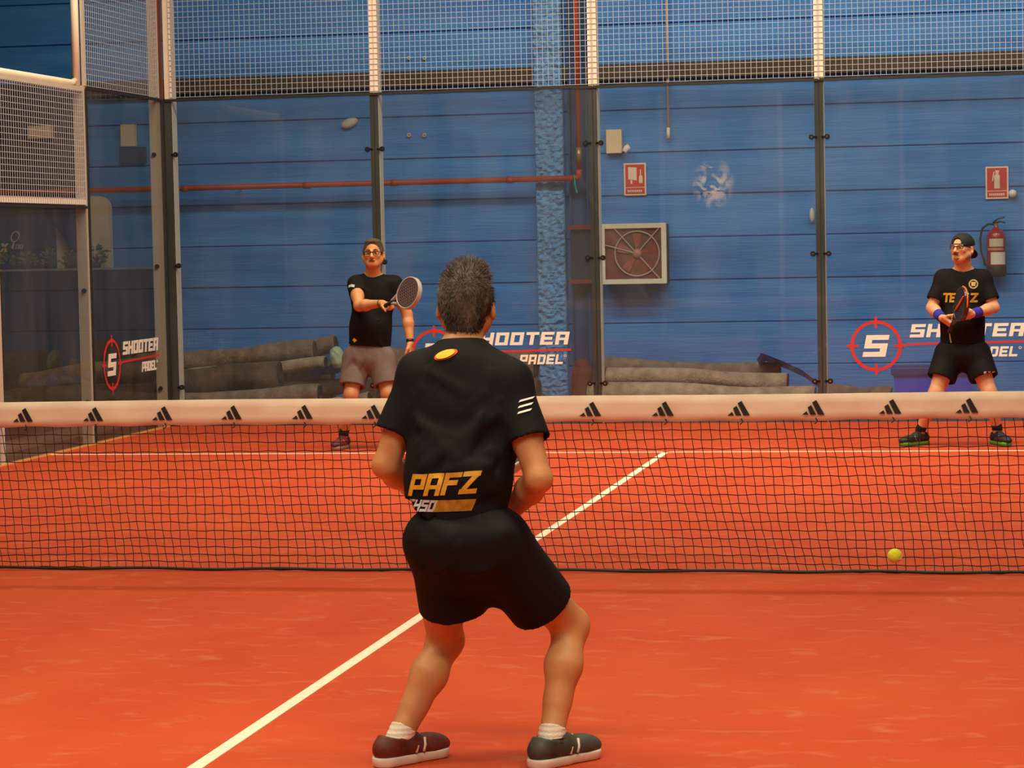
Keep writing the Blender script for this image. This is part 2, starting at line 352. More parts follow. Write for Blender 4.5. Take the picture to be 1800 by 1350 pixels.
cline(-5, 6.925, 5, 6.975, 'white cross line beyond the net'); cline(-5, -6.975, 5, -6.925, 'white cross line near the camera')
struct(MB().box((-5.03, 4, 0), (-4.985, 10, .012)).build('trim_1', mat('tan_edge', (232, 170, 96), .6)))

struct(MB().box((-5.85, -20, -.012), (-5.5, 10.2, .02)).build('trim_3', mat('pale_strip', (150, 122, 112), .8, .1, (3, 3, 3))))  # low pale strip along the outside of the left side wall
# blue wall of horizontal boards
def bluemat():
    m = bpy.data.materials.new('blue_painted_panel'); m.use_nodes = True; nt = m.node_tree; N = nt.nodes; K = nt.links; b = N['Principled BSDF']
    g = N.new('ShaderNodeNewGeometry')
    def nz(sc, det):
        mp = N.new('ShaderNodeMapping'); mp.inputs['Scale'].default_value = sc; K.new(g.outputs['Position'], mp.inputs[0])
        n = N.new('ShaderNodeTexNoise'); n.inputs['Scale'].default_value = 1; n.inputs['Detail'].default_value = det; K.new(mp.outputs[0], n.inputs[0]); return n
    n1 = nz((1.0, 1, 9), 5); r1 = N.new('ShaderNodeValToRGB'); r1.color_ramp.elements[0].position = .3; r1.color_ramp.elements[1].position = .72
    r1.color_ramp.elements[0].color = L((56, 126, 210)); r1.color_ramp.elements[1].color = L((72, 150, 230)); K.new(n1.outputs[0], r1.inputs[0])
    K.new(r1.outputs[0], b.inputs['Base Color']); b.inputs['Roughness'].default_value = .55; b.inputs['Specular IOR Level'].default_value = .3
    n2 = nz((3, 3, 60), 3); bp = N.new('ShaderNodeBump'); bp.inputs['Strength'].default_value = .5; bp.inputs['Distance'].default_value = .01; K.new(n2.outputs[0], bp.inputs['Height']); K.new(bp.outputs[0], b.inputs['Normal'])
    return m
bluem = bluemat()
wall = struct(MB().box((-14, WY+.02, -.1), (12, WY+.25, 8)).build('wall_back', mat('blue_joint', (24, 66, 116), .7)))
zj = atY(1250, 416, WY)[2]; hgt = .405; k0 = int(-zj/hgt)-1
for k in range(k0, 22):
    z0, z1 = max(0, zj+k*hgt), min(8, zj+(k+1)*hgt)
    if z1-z0 < .05: continue
    mb = MB(); g = .003; j = .012*((k*7) % 3)/3
    P = [(WY+.03, z0+g), (WY-j+.012, z0+g), (WY-j, z0+g+.007), (WY-j, z1-g-.007), (WY-j+.012, z1-g), (WY+.03, z1-g)]
    n = len(P); V = [(-14, y, z) for y, z in P]+[(12, y, z) for y, z in P]
    mb.add(V, [tuple(range(n)), tuple(range(2*n-1, n-1, -1))]+[(i, i+n, (i+1) % n+n, (i+1) % n) for i in range(n)])
    mb.build('wall_panel', bluem, wall)
grey = mat('hall_grey', (120, 112, 104), .8, .1, (1, 1, 1))
struct(MB().box((-14.2, -20, -.1), (-14, WY, 8)).build('wall_left', mat('dark_hall_wall', (60, 58, 58), .8)))
struct(MB().box((12, -20, -.1), (12.2, WY, 8)).build('wall_right', grey))
struct(MB().box((-14, -20.2, -.1), (12, -20, 8)).build('wall_front', mat('front_wall', (74, 84, 96), .8, .1)))
struct(MB().box((-14, -20, 8), (12, WY+.2, 8.2)).build('ceiling', mat('ceiling_grey', (150, 142, 132), .9)))

# ============================================================ COURT ENCLOSURE
glass = glass_mat('court_glass', (.88, .93, .95), .035)
sm = atY(1252, 322, 10)
glass_s = glass_mat('court_glass_stained', (.88, .93, .95), .035, ((sm[0], 10, sm[2]), (.20, 1, .24)))
glass_side = glass_mat('side_glass', (.88, .90, .88), .03)
def post_back(x, lab, zt=4.05, y0=10.02, clampz=(2.5, 1.48, .36), dirs=(-1, 1), y_out=1, strip=True, xo=.04, nm='post'):
    t = empty('enclosure_post', (x, y0, 0), lab, 'post', 'posts of the court enclosure')
    s = y_out
    MB().box((x-xo, min(y0, y0+s*.13), 0), (x+xo, max(y0, y0+s*.13), zt)).build('tube', cream, t)
    if strip: MB().box((x-xo-.001, min(y0-s*.008, y0-s*.003), 0), (x+xo-.003, max(y0-s*.008, y0-s*.003), 3.0)).build('rubber_strip', rubber, t)
    for z in clampz:
        for d in dirs:
            mb = MB(); X = x+d*(xo+.028); mb.lathe([(.001, -.012), (.02, -.012), (.024, -.006), (.024, .012), (.001, .012)], (X, y0-s*.024, z), 14, 'y')
            mb.box((min(X, x+d*.02), y0-.02 if s > 0 else y0+.008, z-.008), (max(X, x+d*.02), y0-.008 if s > 0 else y0+.02, z+.008))
            c = mb.build('clamp', blackm, t)
            MB().lathe([(.001, -.016), (.009, -.016), (.009, -.01)], (X, y0-s*.024, z), 8, 'y').build('bolt', chrome, c)
    return t
names = {-3: 'cream post with dark strip behind the swinging player, far glass wall', -1: 'cream post with dark strip just left of the boxed wall fan',
         1: 'cream post with dark strip between the wall fan and the capped player', 3: 'cream post of far glass wall, beyond right edge of photo', -4.945: 'slim cream corner post at the left end of the far glass wall'}
for x in (-3, -1, 1, 3): post_back(x, names[x])
tc_ = post_back(-4.945, names[-4.945], xo=.035, dirs=(1,))
post_back(4.945, 'slim cream corner post at the right end of the far wall, outside the photo', xo=.035, dirs=(-1,))
def glass_pane(x0, x1, y, lab, m, z1=3.0):
    t = tag(MB().box((x0, y, .01), (x1, y+.01, z1)).build('glass_pane', m), lab, 'glass panel', 'tall glass panes of the far end wall')
    mb = MB(); n = 16; V = []
    for i in range(n+1):
        xx = x0+(x1-x0)*i/n; dz = .004*math.sin(i*1.7+x0*3); V += [(xx, y-.008, z1-.012+dz), (xx, y+.018, z1-.012+dz), (xx, y+.018, z1+.012+dz), (xx, y-.008, z1+.012+dz)]
    mb.add(V, [(i*4+a, i*4+(a+1) % 4, i*4+4+(a+1) % 4, i*4+4+a) for i in range(n) for a in range(4)]); mb.build('edge_strip', rubber, t)
    return t
gl = [glass_pane(-4.99, -3.004, 10, 'first glass pane of the far wall, next to the left corner', glass),
      glass_pane(-2.996, -1.004, 10, 'glass pane of the far wall with logo half hidden by foreground player', glass),
      glass_pane(-.996, .996, 10, 'glass pane of the far wall in front of the boxed fan', glass_s),
      glass_pane(1.004, 2.996, 10, 'glass pane of the far wall with logo behind the capped player', glass),
      glass_pane(3.004, 4.99, 10, 'last glass pane of the far wall, beyond right edge of photo', glass)]
def mesh_panel(p0, p1, z0, z1, lab, frame=True, sp=.0485, seed=0):
    p0 = np.array(p0, float); p1 = np.array(p1, float); Ln = np.linalg.norm(p1-p0); d = (p1-p0)/Ln; nn = np.array([-d[1], d[0]])
    t = empty('wire_mesh_panel', (*((p0+p1)/2), z0), lab, 'mesh panel', 'welded wire mesh panels of the enclosure')
    mb = MB(); r = .0028
    for i in range(int(Ln/sp)+1):
        q = p0+d*min(i*sp+.004, Ln); mb.tube([(*q, z0), (*q, z1)], r, 4, False)
    for j in range(int((z1-z0)/sp)+1):
        z = min(z0+j*sp+.004, z1); a = p0+nn*.004; b = p1+nn*.004; mb.tube([(*a, z), (*b, z)], r, 4, False)
    tag(mb.build('wires', wirem, t), kind='stuff')
    return t
mesh_panel((-4.93, 10.01), (-3.0, 10.01), 3.02, 4.0, 'far wall mesh panel directly right of the left corner')
mesh_panel((-3.0, 10.01), (-1.0, 10.01), 3.02, 4.0, 'far wall mesh panel above the swinging and foreground players')
mesh_panel((-1.0, 10.01), (1.0, 10.01), 3.02, 4.0, 'far wall mesh panel above the boxed fan')
mesh_panel((1.0, 10.01), (3.0, 10.01), 3.02, 4.0, 'far wall mesh panel above the capped player')
mesh_panel((3.0, 10.01), (4.93, 10.01), 3.02, 4.0, 'last far wall mesh panel, beyond right edge of photo')
tp = tag(MB().box((-5, 10.0, 4.0), (5, 10.05, 4.05)).build('top_rail', cream), 'cream rail along the top of the far wall mesh, above the photo', 'rail')

# left side wall
def post_side(y, zt, lab, w=.085, x1=-5.005, strip=True, zc=(2.5, 1.48, .36)):
    t = empty('enclosure_post', (-5.05, y, 0), lab, 'post', 'posts of the court enclosure')
    MB().box((x1-w, y-.05, 0), (x1, y+.05, zt)).build('tube', beige if strip else cream, t)
    for z in zc:
        if z > zt: continue
        mb = MB()
        mb.lathe([(.001, -.012), (.02, -.01), (.02, .012), (.001, .012)], (x1-.03, y-.06, z), 12, 'y'); mb.build('clamp', blackm, t)
    return t
post_side(9.9, 4.05, 'beige post of the side wall standing in the left far corner', w=.07)
ps = post_side(8.0, 3.02, 'beige post where the side glass steps down, left of corner', zc=(1.3, .36))
MB().box((-4.998, 8.0, .01), (-4.99, 8.03, 3.0)).build('rubber_strip', rubber, ps)
MB().tube([(-5.052, 7.95, 3.02), (-5.052, 7.95, 4.1)], .033, 14).build('upper_pole', cream, ps, True); MB().box((-5.02, 7.99, 3.02), (-4.998, 8.03, 4.05)).build('upper_flat_bar', beige, ps)
post_side(6.0, 3.02, 'beige side wall post at the left edge of the photo', zc=(1.3,))
pg_ = MB().box((-5.0, 9.95, 0), (-4.975, 9.99, 3.0)).build('corner_gasket', rubber); MB().box((-5.035, 9.96, 3.0), (-4.98, 9.99, 4.05)).build('upper_strip', mat('rust_strip', (96, 48, 38), .6), pg_); tag(pg_, 'dark rubber strip filling the left far corner of the court', 'gasket')
def side_pane(y0, y1, z1, lab):
    t = tag(MB().box((-5, y0, .01), (-4.992, y1, z1)).build('glass_pane', glass_side), lab, 'glass panel', 'glass panes of the left side wall')
    MB().box((-5.01, y0, z1-.012), (-4.985, y1, z1+.012)).build('edge_strip', rubber, t); return t
sg1 = side_pane(8.03, 9.94, 3.0, 'tall side glass pane beside the left corner, with narrow foreshortened logo')
sg2 = side_pane(6.05, 7.95, 2.0, 'lower side glass pane at the left edge of the photo')
mesh_panel((-4.995, 8.03), (-4.995, 9.9), 3.02, 4.0, 'upper side mesh panel next to the left far corner')
m2 = mesh_panel((-4.995, 6.05), (-4.995, 7.95), 2.02, 2.98, 'side mesh panel above the low glass pane, at left edge')
MB().tube([(-5.06, 6.0, 3.04), (-5.06, 7.86, 3.04), (-5.055, 7.92, 3.06)], .026, 12).build('top_tube', cream, m2, True)
MB().box((-5.07, 6.0, 2.97), (-5.0, 7.95, 3.01)).build('top_frame', beige, m2)
MB().box((-5.06, 6.0, 2.02), (-5.0, 7.95, 2.07)).build('bottom_frame', cream, m2)
mesh_panel((-4.995, 4.05), (-4.995, 5.95), .02, 2.98, 'side mesh panel just outside the left edge of the photo')

# near end of the court (seen mirrored in the far glass)
for x in (-5, -3, -1, 1, 3, 5):
    post_back(x, {-5: 'left corner', -3: 'second from left', -1: 'third from left', 1: 'fourth from left', 3: 'fifth from left', 5: 'right corner'}[x]+' cream post of the near end wall, beside the camera', y0=-10.02, y_out=-1, clampz=(), strip=False)
for x in (-4, -2, 0, 2, 4):
    mesh_panel((x-.96, -10.03), (x+.96, -10.03), 3.02, 4.0, {-4: 'leftmost', -2: 'second', 0: 'middle', 2: 'fourth', 4: 'rightmost'}[x]+' mesh panel of the near end wall, behind the viewer', sp=.1)
for a, b, l in (((-3, 0), (-4.6, 3), 'left'), ((3, 0), (4.6, 3), 'right')):
    tag(MB().tube([(a[0], -10.35, 0.03), (b[0], -10.35, 3)], .04, 8).build('brace', cream), l+' cream diagonal brace behind the near end wall', 'brace')

# stickers on the glass
def sticker(parent, o, U, V, D, hs=1, ring=True):
    o, U, V, D = [np.array(a, float) for a in (o, U, V, D)]        # o = ring centre
    ring_ = ringq(.195, .222, 56); q = []
    for a in range(4):
        c, s_ = round(math.cos(a*PI/2)), round(math.sin(a*PI/2)); A = np.array([c, s_]); B = np.array([-s_, c])
        q.append([tuple(A*a_+B*b_) for a_, b_ in ((.155, -.010), (.188, -.011), (.198, -.024), (.219, -.024), (.229, -.011), (.255, -.010), (.255, .010), (.229, .011), (.219, .024), (.198, .024), (.188, .011), (.155, .010))])
    q.append([(.256, .0), (1.29, .015), (1.29, .033), (.256, .018)])
    g = flat(q, o+D*.0, U, V, D*1.5, flat(ring_, o, U, V, D)).build('logo_target_ring', redm, parent)
    def put(txt, u0, v0, hh, ww):
        for k, ch in enumerate(txt):
            flat(union(letters(ch, hh, ww/len(txt)*.87, 0)), o+U*(u0+k*ww/len(txt))+V*v0, U, V+U*.2, D*1.8).build('letter', whitem, g)
    put('S', -.12, -.095, .19, .235); put('SHOOTER', .29, .07, .115, .99); put('PADEL', .80, -.105, .088, .42)
    flat(ringq(.008, .012, 12), o+U*1.235-V*.03, U, V, D*1.8).build('registered_mark', whitem, g)
D_ = np.array([0, -.002, 0])
c1 = atY(1540, 608, 9.997); c2 = atY(764, 622, 9.997)
sticker(gl[3], c1, (1, 0, .0), (0, 0, 1), D_); sticker(gl[1], c2, (.97, 0, 0), (0, 0, 1), D_)
c3 = atX(197, 641, -4.989); sticker(sg1, c3, (0, .96, .0), (0, 0, 1), (.002, 0, 0))

# ============================================================ NET
net = empty('padel_net', (0, 0, 0), 'black padel net with cream top band printed with stripes emblems, across the court', 'net')
def band_y(x): return .006*math.sin(x*5.1)+.004*math.sin(x*13.7+1)
def band_t(x): return .8735+.0019*x+.0015*math.sin(x*3.3)
n = 400; mb = MB(); V = []; F = []; cols = [(-1, 0, 0), (-1, .33, 1), (-1, .66, -.6), (-1, 1, 0), (1, 1, 0), (1, .5, .4), (1, 0, 0)]
for i in range(n+1):
    x = -4.95+9.9*i/n; zt = band_t(x); BH = .128
    for s_, fz, wv in cols:
        yy = band_y(x)+s_*.007+.003*wv*math.sin(x*8+2*fz)+.0025*math.sin(x*31+5*fz)*wv; V.append((x, yy, zt-BH*(1-fz)+(.003*math.sin(x*17.9) if fz == 0 else 0)))
K_ = len(cols)
for i in range(n):
    for a in range(K_): F.append((i*K_+a, i*K_+(a+1) % K_, (i+1)*K_+(a+1) % K_, (i+1)*K_+a))
mb.add(V, F); bandm = mat('cream_band_cloth', (250, 234, 206), .7, 0, (4, 4, 9), rgb2=(238, 208, 184))
band = mb.build('top_band', bandm, net, True)
ltag = [[(.0, .0), (.026, .0), (.0185, .0135)], [(.0325, 0), (.056, 0), (.037, .036), (.0225, .0275)], [(.0635, 0), (.089, 0), (.057, .0545), (.041, .0455)]]
ink = mat('black_print', (34, 32, 30), .6)
pxs = [42, 165, 287, 408, 532, 655, 781, 909, 1038, 1166, 1299, 1430, 1565, 1700]; xs_ = [atY(p, 718, 0)[0] for p in pxs]
dx = (xs_[-1]-xs_[0])/13; xs_ = [xs_[0]-dx*k for k in range(6, 0, -1)]+xs_+[xs_[-1]+dx*k for k in range(1, 6)]
for i, x in enumerate(xs_):
    if abs(x) > 4.85: continue
    z = band_t(x)-.100; Q = [[(u*1.22-.055, v*1.3) for u, v in q] for q in ltag]
    mb = flat(Q, (x, -.0145+band_y(x), z), (1, 0, .0), (0, 0, 1), (0, -.0015, 0)); mb.build('stripes_emblem', ink, band)
netm = mat('net_twine', (38, 26, 22), .8)
mb = MB(); S_ = .0455; NX = int(9.9/S_); NZ = 17; zb = .012
def npt(i, j):
    x = -4.95+9.9*i/NX; v = j/NZ                     # j = 0 bottom
    zt = band_t(x)-.125; z = zb+(zt-zb)*(v**1.08)+.006*math.sin(x*2.1+v*3)*(1-v)
    sk = .10*(1-v)**1.2*(.8+.35*math.sin(x*1.3+.5))+.006*math.sin(x*6+j*.4); wv = .0025*math.sin(i*2.3+j*1.9)
    if x < -1.9: z -= .05*(math.exp(-((x+2.6)/.45)**2))*math.sin(PI*v)*(.8-v)*1.2
    return (x+sk+wv, band_y(x)*v+.05*math.sin(PI*v)*(.6+.4*math.sin(x*1.1)), z+.0025*math.sin(i*1.7+j*2.9))
for i in range(NX+1): mb.tube([npt(i, j) for j in range(NZ+1)], .0021, 3, False)
for j in range(NZ): mb.tube([npt(i, j) for i in range(NX+1)], .0026, 3, False)
kn = MB()
for i in range(0, NX+1):
    for j in range(1, NZ):
        x, y, z = npt(i, j); r = .0042; kn.add([(x-r, y, z), (x+r, y, z), (x, y-r, z), (x, y+r, z), (x, y, z-r), (x, y, z+r)], [(0, 2, 5), (2, 1, 5), (1, 3, 5), (3, 0, 5), (2, 0, 4), (1, 2, 4), (3, 1, 4), (0, 3, 4)])
tag(mb.build('twine', netm, net), kind='stuff'); tag(kn.build('knots', netm, net), kind='stuff')
MB().tube([(-4.95+9.9*i/120, .004*math.sin(i), .012+.003*math.sin(i*.7)) for i in range(121)], .008, 6).build('bottom_rope', rubber, net, True)
for i, x in enumerate(xs_):
    if abs(x) < 4.85:
        z = band_t(x)-.128; MB().tube([(x+.01, -.012, z+.012), (x+.02, -.016, z-.004), (x+.005, -.014, z-.016)], .003, 5).build('tie', rubber, net)
for s_ in (-1, 1): MB().box((s_*4.97-.03, -.03, 0), (s_*4.97+.03, .03, .93)).build('net_post', beige, net)

# ball
bc = atY(1573, 977, -.75)
def fuzz(name, c, r, m, lab):
    bm = bmesh.new(); bmesh.ops.create_icosphere(bm, subdivisions=4, radius=r)
    for v in bm.verts: v.co *= 1+.012*random.uniform(-1, 1)
    me = bpy.data.meshes.new(name); bm.to_mesh(me); bm.free(); me.shade_smooth(); me.materials.append(m)
    o = bpy.data.objects.new(name, me); o.location = tuple(c); C.objects.link(o); return tag(o, lab, 'ball')
ball = fuzz('padel_ball', bc, .033, mat('yellow_felt', (214, 222, 22), .9, .1, (60, 60, 60), sheen=.3), 'yellow-green felt ball in the air in front of the net')
mb = MB()
mb.tube([tuple(bc+.0332*np.array([math.cos(t)*math.cos(.45*math.sin(2*t)), math.sin(t)*math.cos(.45*math.sin(2*t)), math.sin(.45*math.sin(2*t))])) for t in np.linspace(0, 2*PI, 40)], .0012, 4, False)
mb.build('seam', mat('ball_seam', (235, 235, 190), .7), ball)
# ============================================================ THINGS AGAINST THE WALL
FY = WY-.012
def wp(px, py, dy=0): return atY(px, py, FY-dy)
# rough rendered pillar
def pillar():
    a = wp(940, 100, .12)[0]; b = wp(995, 100, .12)[0]; x0, x1 = wp(941, 300, .12)[0], wp(991, 300, .12)[0]
    y0 = FY-.14; NXp, NZp = 26, 420; mb = MB(); V = []
    r = np.random.default_rng(3); G = r.normal(size=(NZp+1, NXp+1))
    for _ in range(2): G = (G+np.roll(G, 1, 0)+np.roll(G, 1, 1)+np.roll(G, -1, 1))/4
    G = G/np.abs(G).max()
    for j in range(NZp+1):
        z = 6.0*j/NZp
        for i in range(NXp+1):
            u = i/NXp; e = min(u, 1-u); y = y0+(.02*(1-e/.06)**2 if e < .06 else 0)-(.03*G[j, i] if 0 < i < NXp else 0)
            V.append((x0+(x1-x0)*u+.006*G[j, i], y, z))
    F = [(j*(NXp+1)+i, j*(NXp+1)+i+1, (j+1)*(NXp+1)+i+1, (j+1)*(NXp+1)+i) for j in range(NZp) for i in range(NXp)]
    mb.add(V, F); mb.box((x0+.002, y0+.03, 0), (x1-.002, FY, 6))
    return mb.build('wall_pillar', mat('rough_blue_render', (100, 156, 214), .8, .18, (18, 18, 18), bump=.6, bscale=40), smooth=False)
tag(pillar(), 'rough rendered blue pillar against the wall, crossed by the red pipe', 'pillar')
rec0, rec1 = wp(1000, 200)[0], wp(1034, 200)[0]
t = tag(MB().box((rec0, FY-.03, 0), (rec1, FY, 6)).build('recess_shade_strip', mat('recess_shade_blue', (30, 68, 116), .6)), 'dark blue strip standing for the shaded recess behind the upright red pipe', 'recess')  # raised strip; the shade of the recess is put into its dark colour
MB().box((rec0, FY-.07, 0), (rec0+.02, FY-.03, 6)).build('recess_edge', MT['recess_shade_blue'], t); MB().box((rec1-.02, FY-.07, 0), (rec1, FY-.03, 6)).build('recess_edge', MT['recess_shade_blue'], t)
# red pipework
pipem = mat('red_pipe_paint', (176, 70, 48), .45, .12, (6, 6, 6))
yp = .22; pa = wp(158, 336, yp); pb = wp(1008, 313, yp); pc = wp(1018, 308, yp); pd = wp(1018, -60, yp); y_ = FY-yp
t = empty('fire_pipe', (pa[0], y_, pa[2]), 'long horizontal red fire main running along the blue wall', 'pipe')
MB().tube([(pa[0]-4, y_, pa[2]), (pb[0], y_, pb[2])], .027, 14).build('pipe_run', pipem, t, True)
for px in (330, 547, 700, 900):
    q = pa+(pb-pa)*((px-158)/850); MB().tube([(q[0]-.03, y_, q[2]), (q[0]+.03, y_, q[2])], .033, 14).build('coupling', pipem, t, True)
for px in (420, 820): 
    q = pa+(pb-pa)*((px-158)/850); MB().tube([(q[0], y_, q[2]), (q[0], FY, q[2])], .01, 8).build('bracket', blackm, t)
elbow = [(pb[0], y_, pb[2]), (pc[0]-.03, y_, pb[2]), (pc[0]-.008, y_, pb[2]+.008), (pc[0], y_, pb[2]+.03), (pc[0], y_, pb[2]+.08)]
MB().tube(elbow, .030, 14).build('elbow', pipem, t, True)
t2 = empty('fire_riser', (pc[0], y_, pb[2]+.08), 'upright red riser pipe in the corner beside the blue pillar', 'pipe')
MB().tube([(pc[0], y_, pb[2]+.08), (pc[0], y_, 5.9)], .022, 14).build('pipe_run', pipem, t2, True)
q = wp(1018, 272, yp); MB().tube([(pc[0], y_, q[2]-.07), (pc[0], y_, q[2]+.07)], .028, 12).build('brass_joint', mat('brass', (170, 150, 110), .4, metal=.6), t2, True)
q = wp(1010, 315, yp+.03); tag(MB().tube([q+np.array([-.005, 0, .04]), q, q+np.array([.004, 0, -.06]), q+np.array([.02, .01, -.13])], .006, 6).build('cable_tie', mat('green_tape', (60, 190, 150), .5)), 'green tie dangling from the red pipe elbow', 'tie')
# hanging conduit
ca = wp(1171, -40, .06); cb = wp(1175, 243, .06)
t = empty('conduit', (ca[0], ca[1], cb[2]), 'thin pale conduit hanging down the blue wall right of the fan post', 'conduit')
MB().tube([(ca[0], FY-.06, 5.9), (cb[0], FY-.06, cb[2]+.1)], .012, 10).build('tube', beige, t, True)
MB().tube([(cb[0], FY-.06, cb[2]+.1), (cb[0], FY-.06, cb[2])], .017, 10).build('end_sleeve', cream, t, True)
# raised dark band across the wall above the glass
bz0 = wp(1250, 136)[2]; bz1 = wp(1250, 108)[2]
tag(MB().box((-10.5, FY-.09, bz0), (rec0, FY, bz1)).box((rec1, FY-.09, bz0), (11.9, FY, bz1)).build('trim_2', mat('dark_band', (66, 58, 48), .7, .2, (2, 2, 2))), kind='structure')
# fan
f0 = wp(1054, 394, .30); f1 = wp(1172, 498, .30); x0, x1, z1, z0 = f0[0], f1[0], f0[2], f1[2]; yf = f0[1]
fan = empty('wall_fan', ((x0+x1)/2, FY, z0), 'square white-framed extractor fan unit mounted on the blue wall', 'fan')
fw = .045; fm = mat('fan_white', (240, 232, 210), .5, .04, (5, 5, 5))
mb = MB()
for a, b in (((x0, z0), (x1, z0+fw)), ((x0, z1-fw), (x1, z1)), ((x0, z0+fw), (x0+fw, z1-fw)), ((x1-fw, z0+fw), (x1, z1-fw))): mb.box((a[0], yf, a[1]), (b[0], yf+.05, b[1]))
mb.build('frame', fm, fan)
MB().box((x0+.01, yf+.05, z0+.01), (x1-.01, FY, z1-.01)).build('housing', mat('fan_housing', (70, 52, 48), .8), fan)
MB().box((x0+fw, yf+.03, z0+fw), (x1-fw, yf+.049, z1-fw)).build('back_plate', mat('rust_brown', (118, 66, 56), .7, .35, (7, 7, 7)), fan)
cx, cz = (x0+x1)/2+.035, (z0+z1)/2; R_ = .21
MB().tube([(cx+R_*math.cos(a), yf+.015, cz+R_*math.sin(a)) for a in np.linspace(0, 2*PI, 41)], .007, 8, False).build('guard_ring', mat('fan_steel', (190, 170, 158), .4), fan, True)
sm_ = MT['fan_steel']
for a in (50, 130, -50, 165): 
    e = (cx+.33*math.cos(math.radians(a)), cz+.33*math.sin(math.radians(a))); e = (min(max(e[0], x0+fw), x1-fw), min(max(e[1], z0+fw), z1-fw))
    MB().tube([(cx, yf+.012, cz), (e[0], yf+.012, e[1])], .006, 6).build('strut', sm_, fan)
MB().lathe([(.001, -.03), (.03, -.028), (.045, -.01), (.045, .02)], (cx, yf+.02, cz), 18, 'y').build('hub', mat('fan_hub', (176, 120, 104), .5), fan, True)
for k in range(5):
    a0 = k*2*PI/5+.3; V = []
    for rr in (.04, .10, .16, .195):
        for da, yy in ((-.32*(1-.3*rr/.2), .032), (.32*(1-.3*rr/.2), .018)): V.append((cx+rr*math.cos(a0+da), yf+yy, cz+rr*math.sin(a0+da)))
    V2 = [(x, y-.003, z) for x, y, z in V]; n = 8
    F = [(0, 1, 3, 2), (2, 3, 5, 4), (4, 5, 7, 6)]; F += [tuple(i+8 for i in reversed(f)) for f in F]+[(0, 2, 10, 8), (2, 4, 12, 10), (4, 6, 14, 12), (6, 7, 15, 14), (7, 5, 13, 15), (5, 3, 11, 13), (3, 1, 9, 11), (1, 0, 8, 9)]
    MB().add(V+V2, F).build('blade', mat('fan_blade', (150, 72, 58), .55), fan)
# dark junction cabinet behind the post
j0 = wp(1003, 402, .16); j1 = wp(1050, 500, .16)
t = empty('junction_cabinet', (j0[0], FY, j1[2]), 'dark blue cabinet left of the fan, half behind the post, with two red bars', 'cabinet')
MB().box((j0[0], FY-.16, j1[2]), (j1[0]+.03, FY-.08, j0[2])).build('body', mat('dark_cabinet', (24, 36, 62), .6), t)
for py in (400, 495): z = wp(1010, py, .2)[2]; MB().box((j0[0]-.02, FY-.2, z-.02), (j1[0]+.02, FY-.16, z+.02)).build('red_bar', mat('dark_red_steel', (120, 36, 30), .6), t)
# cream boxes, camera
def wbox(px0, py0, px1, py1, d, nm, m, lab, cat, bev=.004, dy=0):
    a = wp(px0, py0, d+dy); b = wp(px1, py1, d+dy); return tag(MB().box((a[0], FY-d-dy, b[2]), (b[0], FY-dy, a[2])).build(nm, m, bevel=bev), lab, cat)
boxm = mat('cream_plastic', (238, 218, 178), .5, .03, (4, 4, 4))
t = wbox(1065, 228, 1093, 269, .07, 'electrical_box', boxm, 'cream electrical box on the blue wall above the hose sign', 'box')
t = wbox(211, 219, 237, 257, .07, 'electrical_box', boxm, 'cream electrical box seen through the left side glass', 'box')
wbox(209, 259, 256, 286, .04, 'dark_plate', mat('dark_plate', (46, 52, 60), .6, .2, (12, 12, 12)), 'dark grey plate just below the left cream box', 'plate')
q = wp(1101, 261, .12); t = empty('security_camera', q, 'small white camera beside the cream box on the blue wall', 'camera')
MB().tube([q+np.array([.03, 0, .02]), q, q+np.array([-.02, -.03, -.035])], [.028, .03, .024], 12).build('body', whitem, t, True)
MB().tube([q+np.array([.0, .02, 0]), (q[0], FY, q[2])], .01, 8).build('arm', whitem, t)
MB().tube([q+np.array([-.019, -.029, -.033]), q+np.array([-.024, -.036, -.042])], .014, 10).build('lens', blackm, t)
# two eyelets
for i, px in enumerate((719, 746)):
    q = wp(px, 237.5, .02); a = tag(MB().lathe([(.008, -.006), (.016, -.008), (.02, 0), (.012, .012)], q, 12, 'y').build('wall_eyelet', mat('pale_plastic', (196, 206, 150), .5)), ['left', 'right'][i]+' one of two small eyelets below the wire mesh, on the blue wall', 'eyelet')
    q = wp(px, 102, .02); a = tag(MB().lathe([(.008, -.006), (.016, -.008), (.02, 0), (.012, .012)], q, 12, 'y').build('wall_eyelet', MT['pale_plastic']), ['left', 'right'][i]+' one of two small eyelets seen through the wire mesh', 'eyelet')
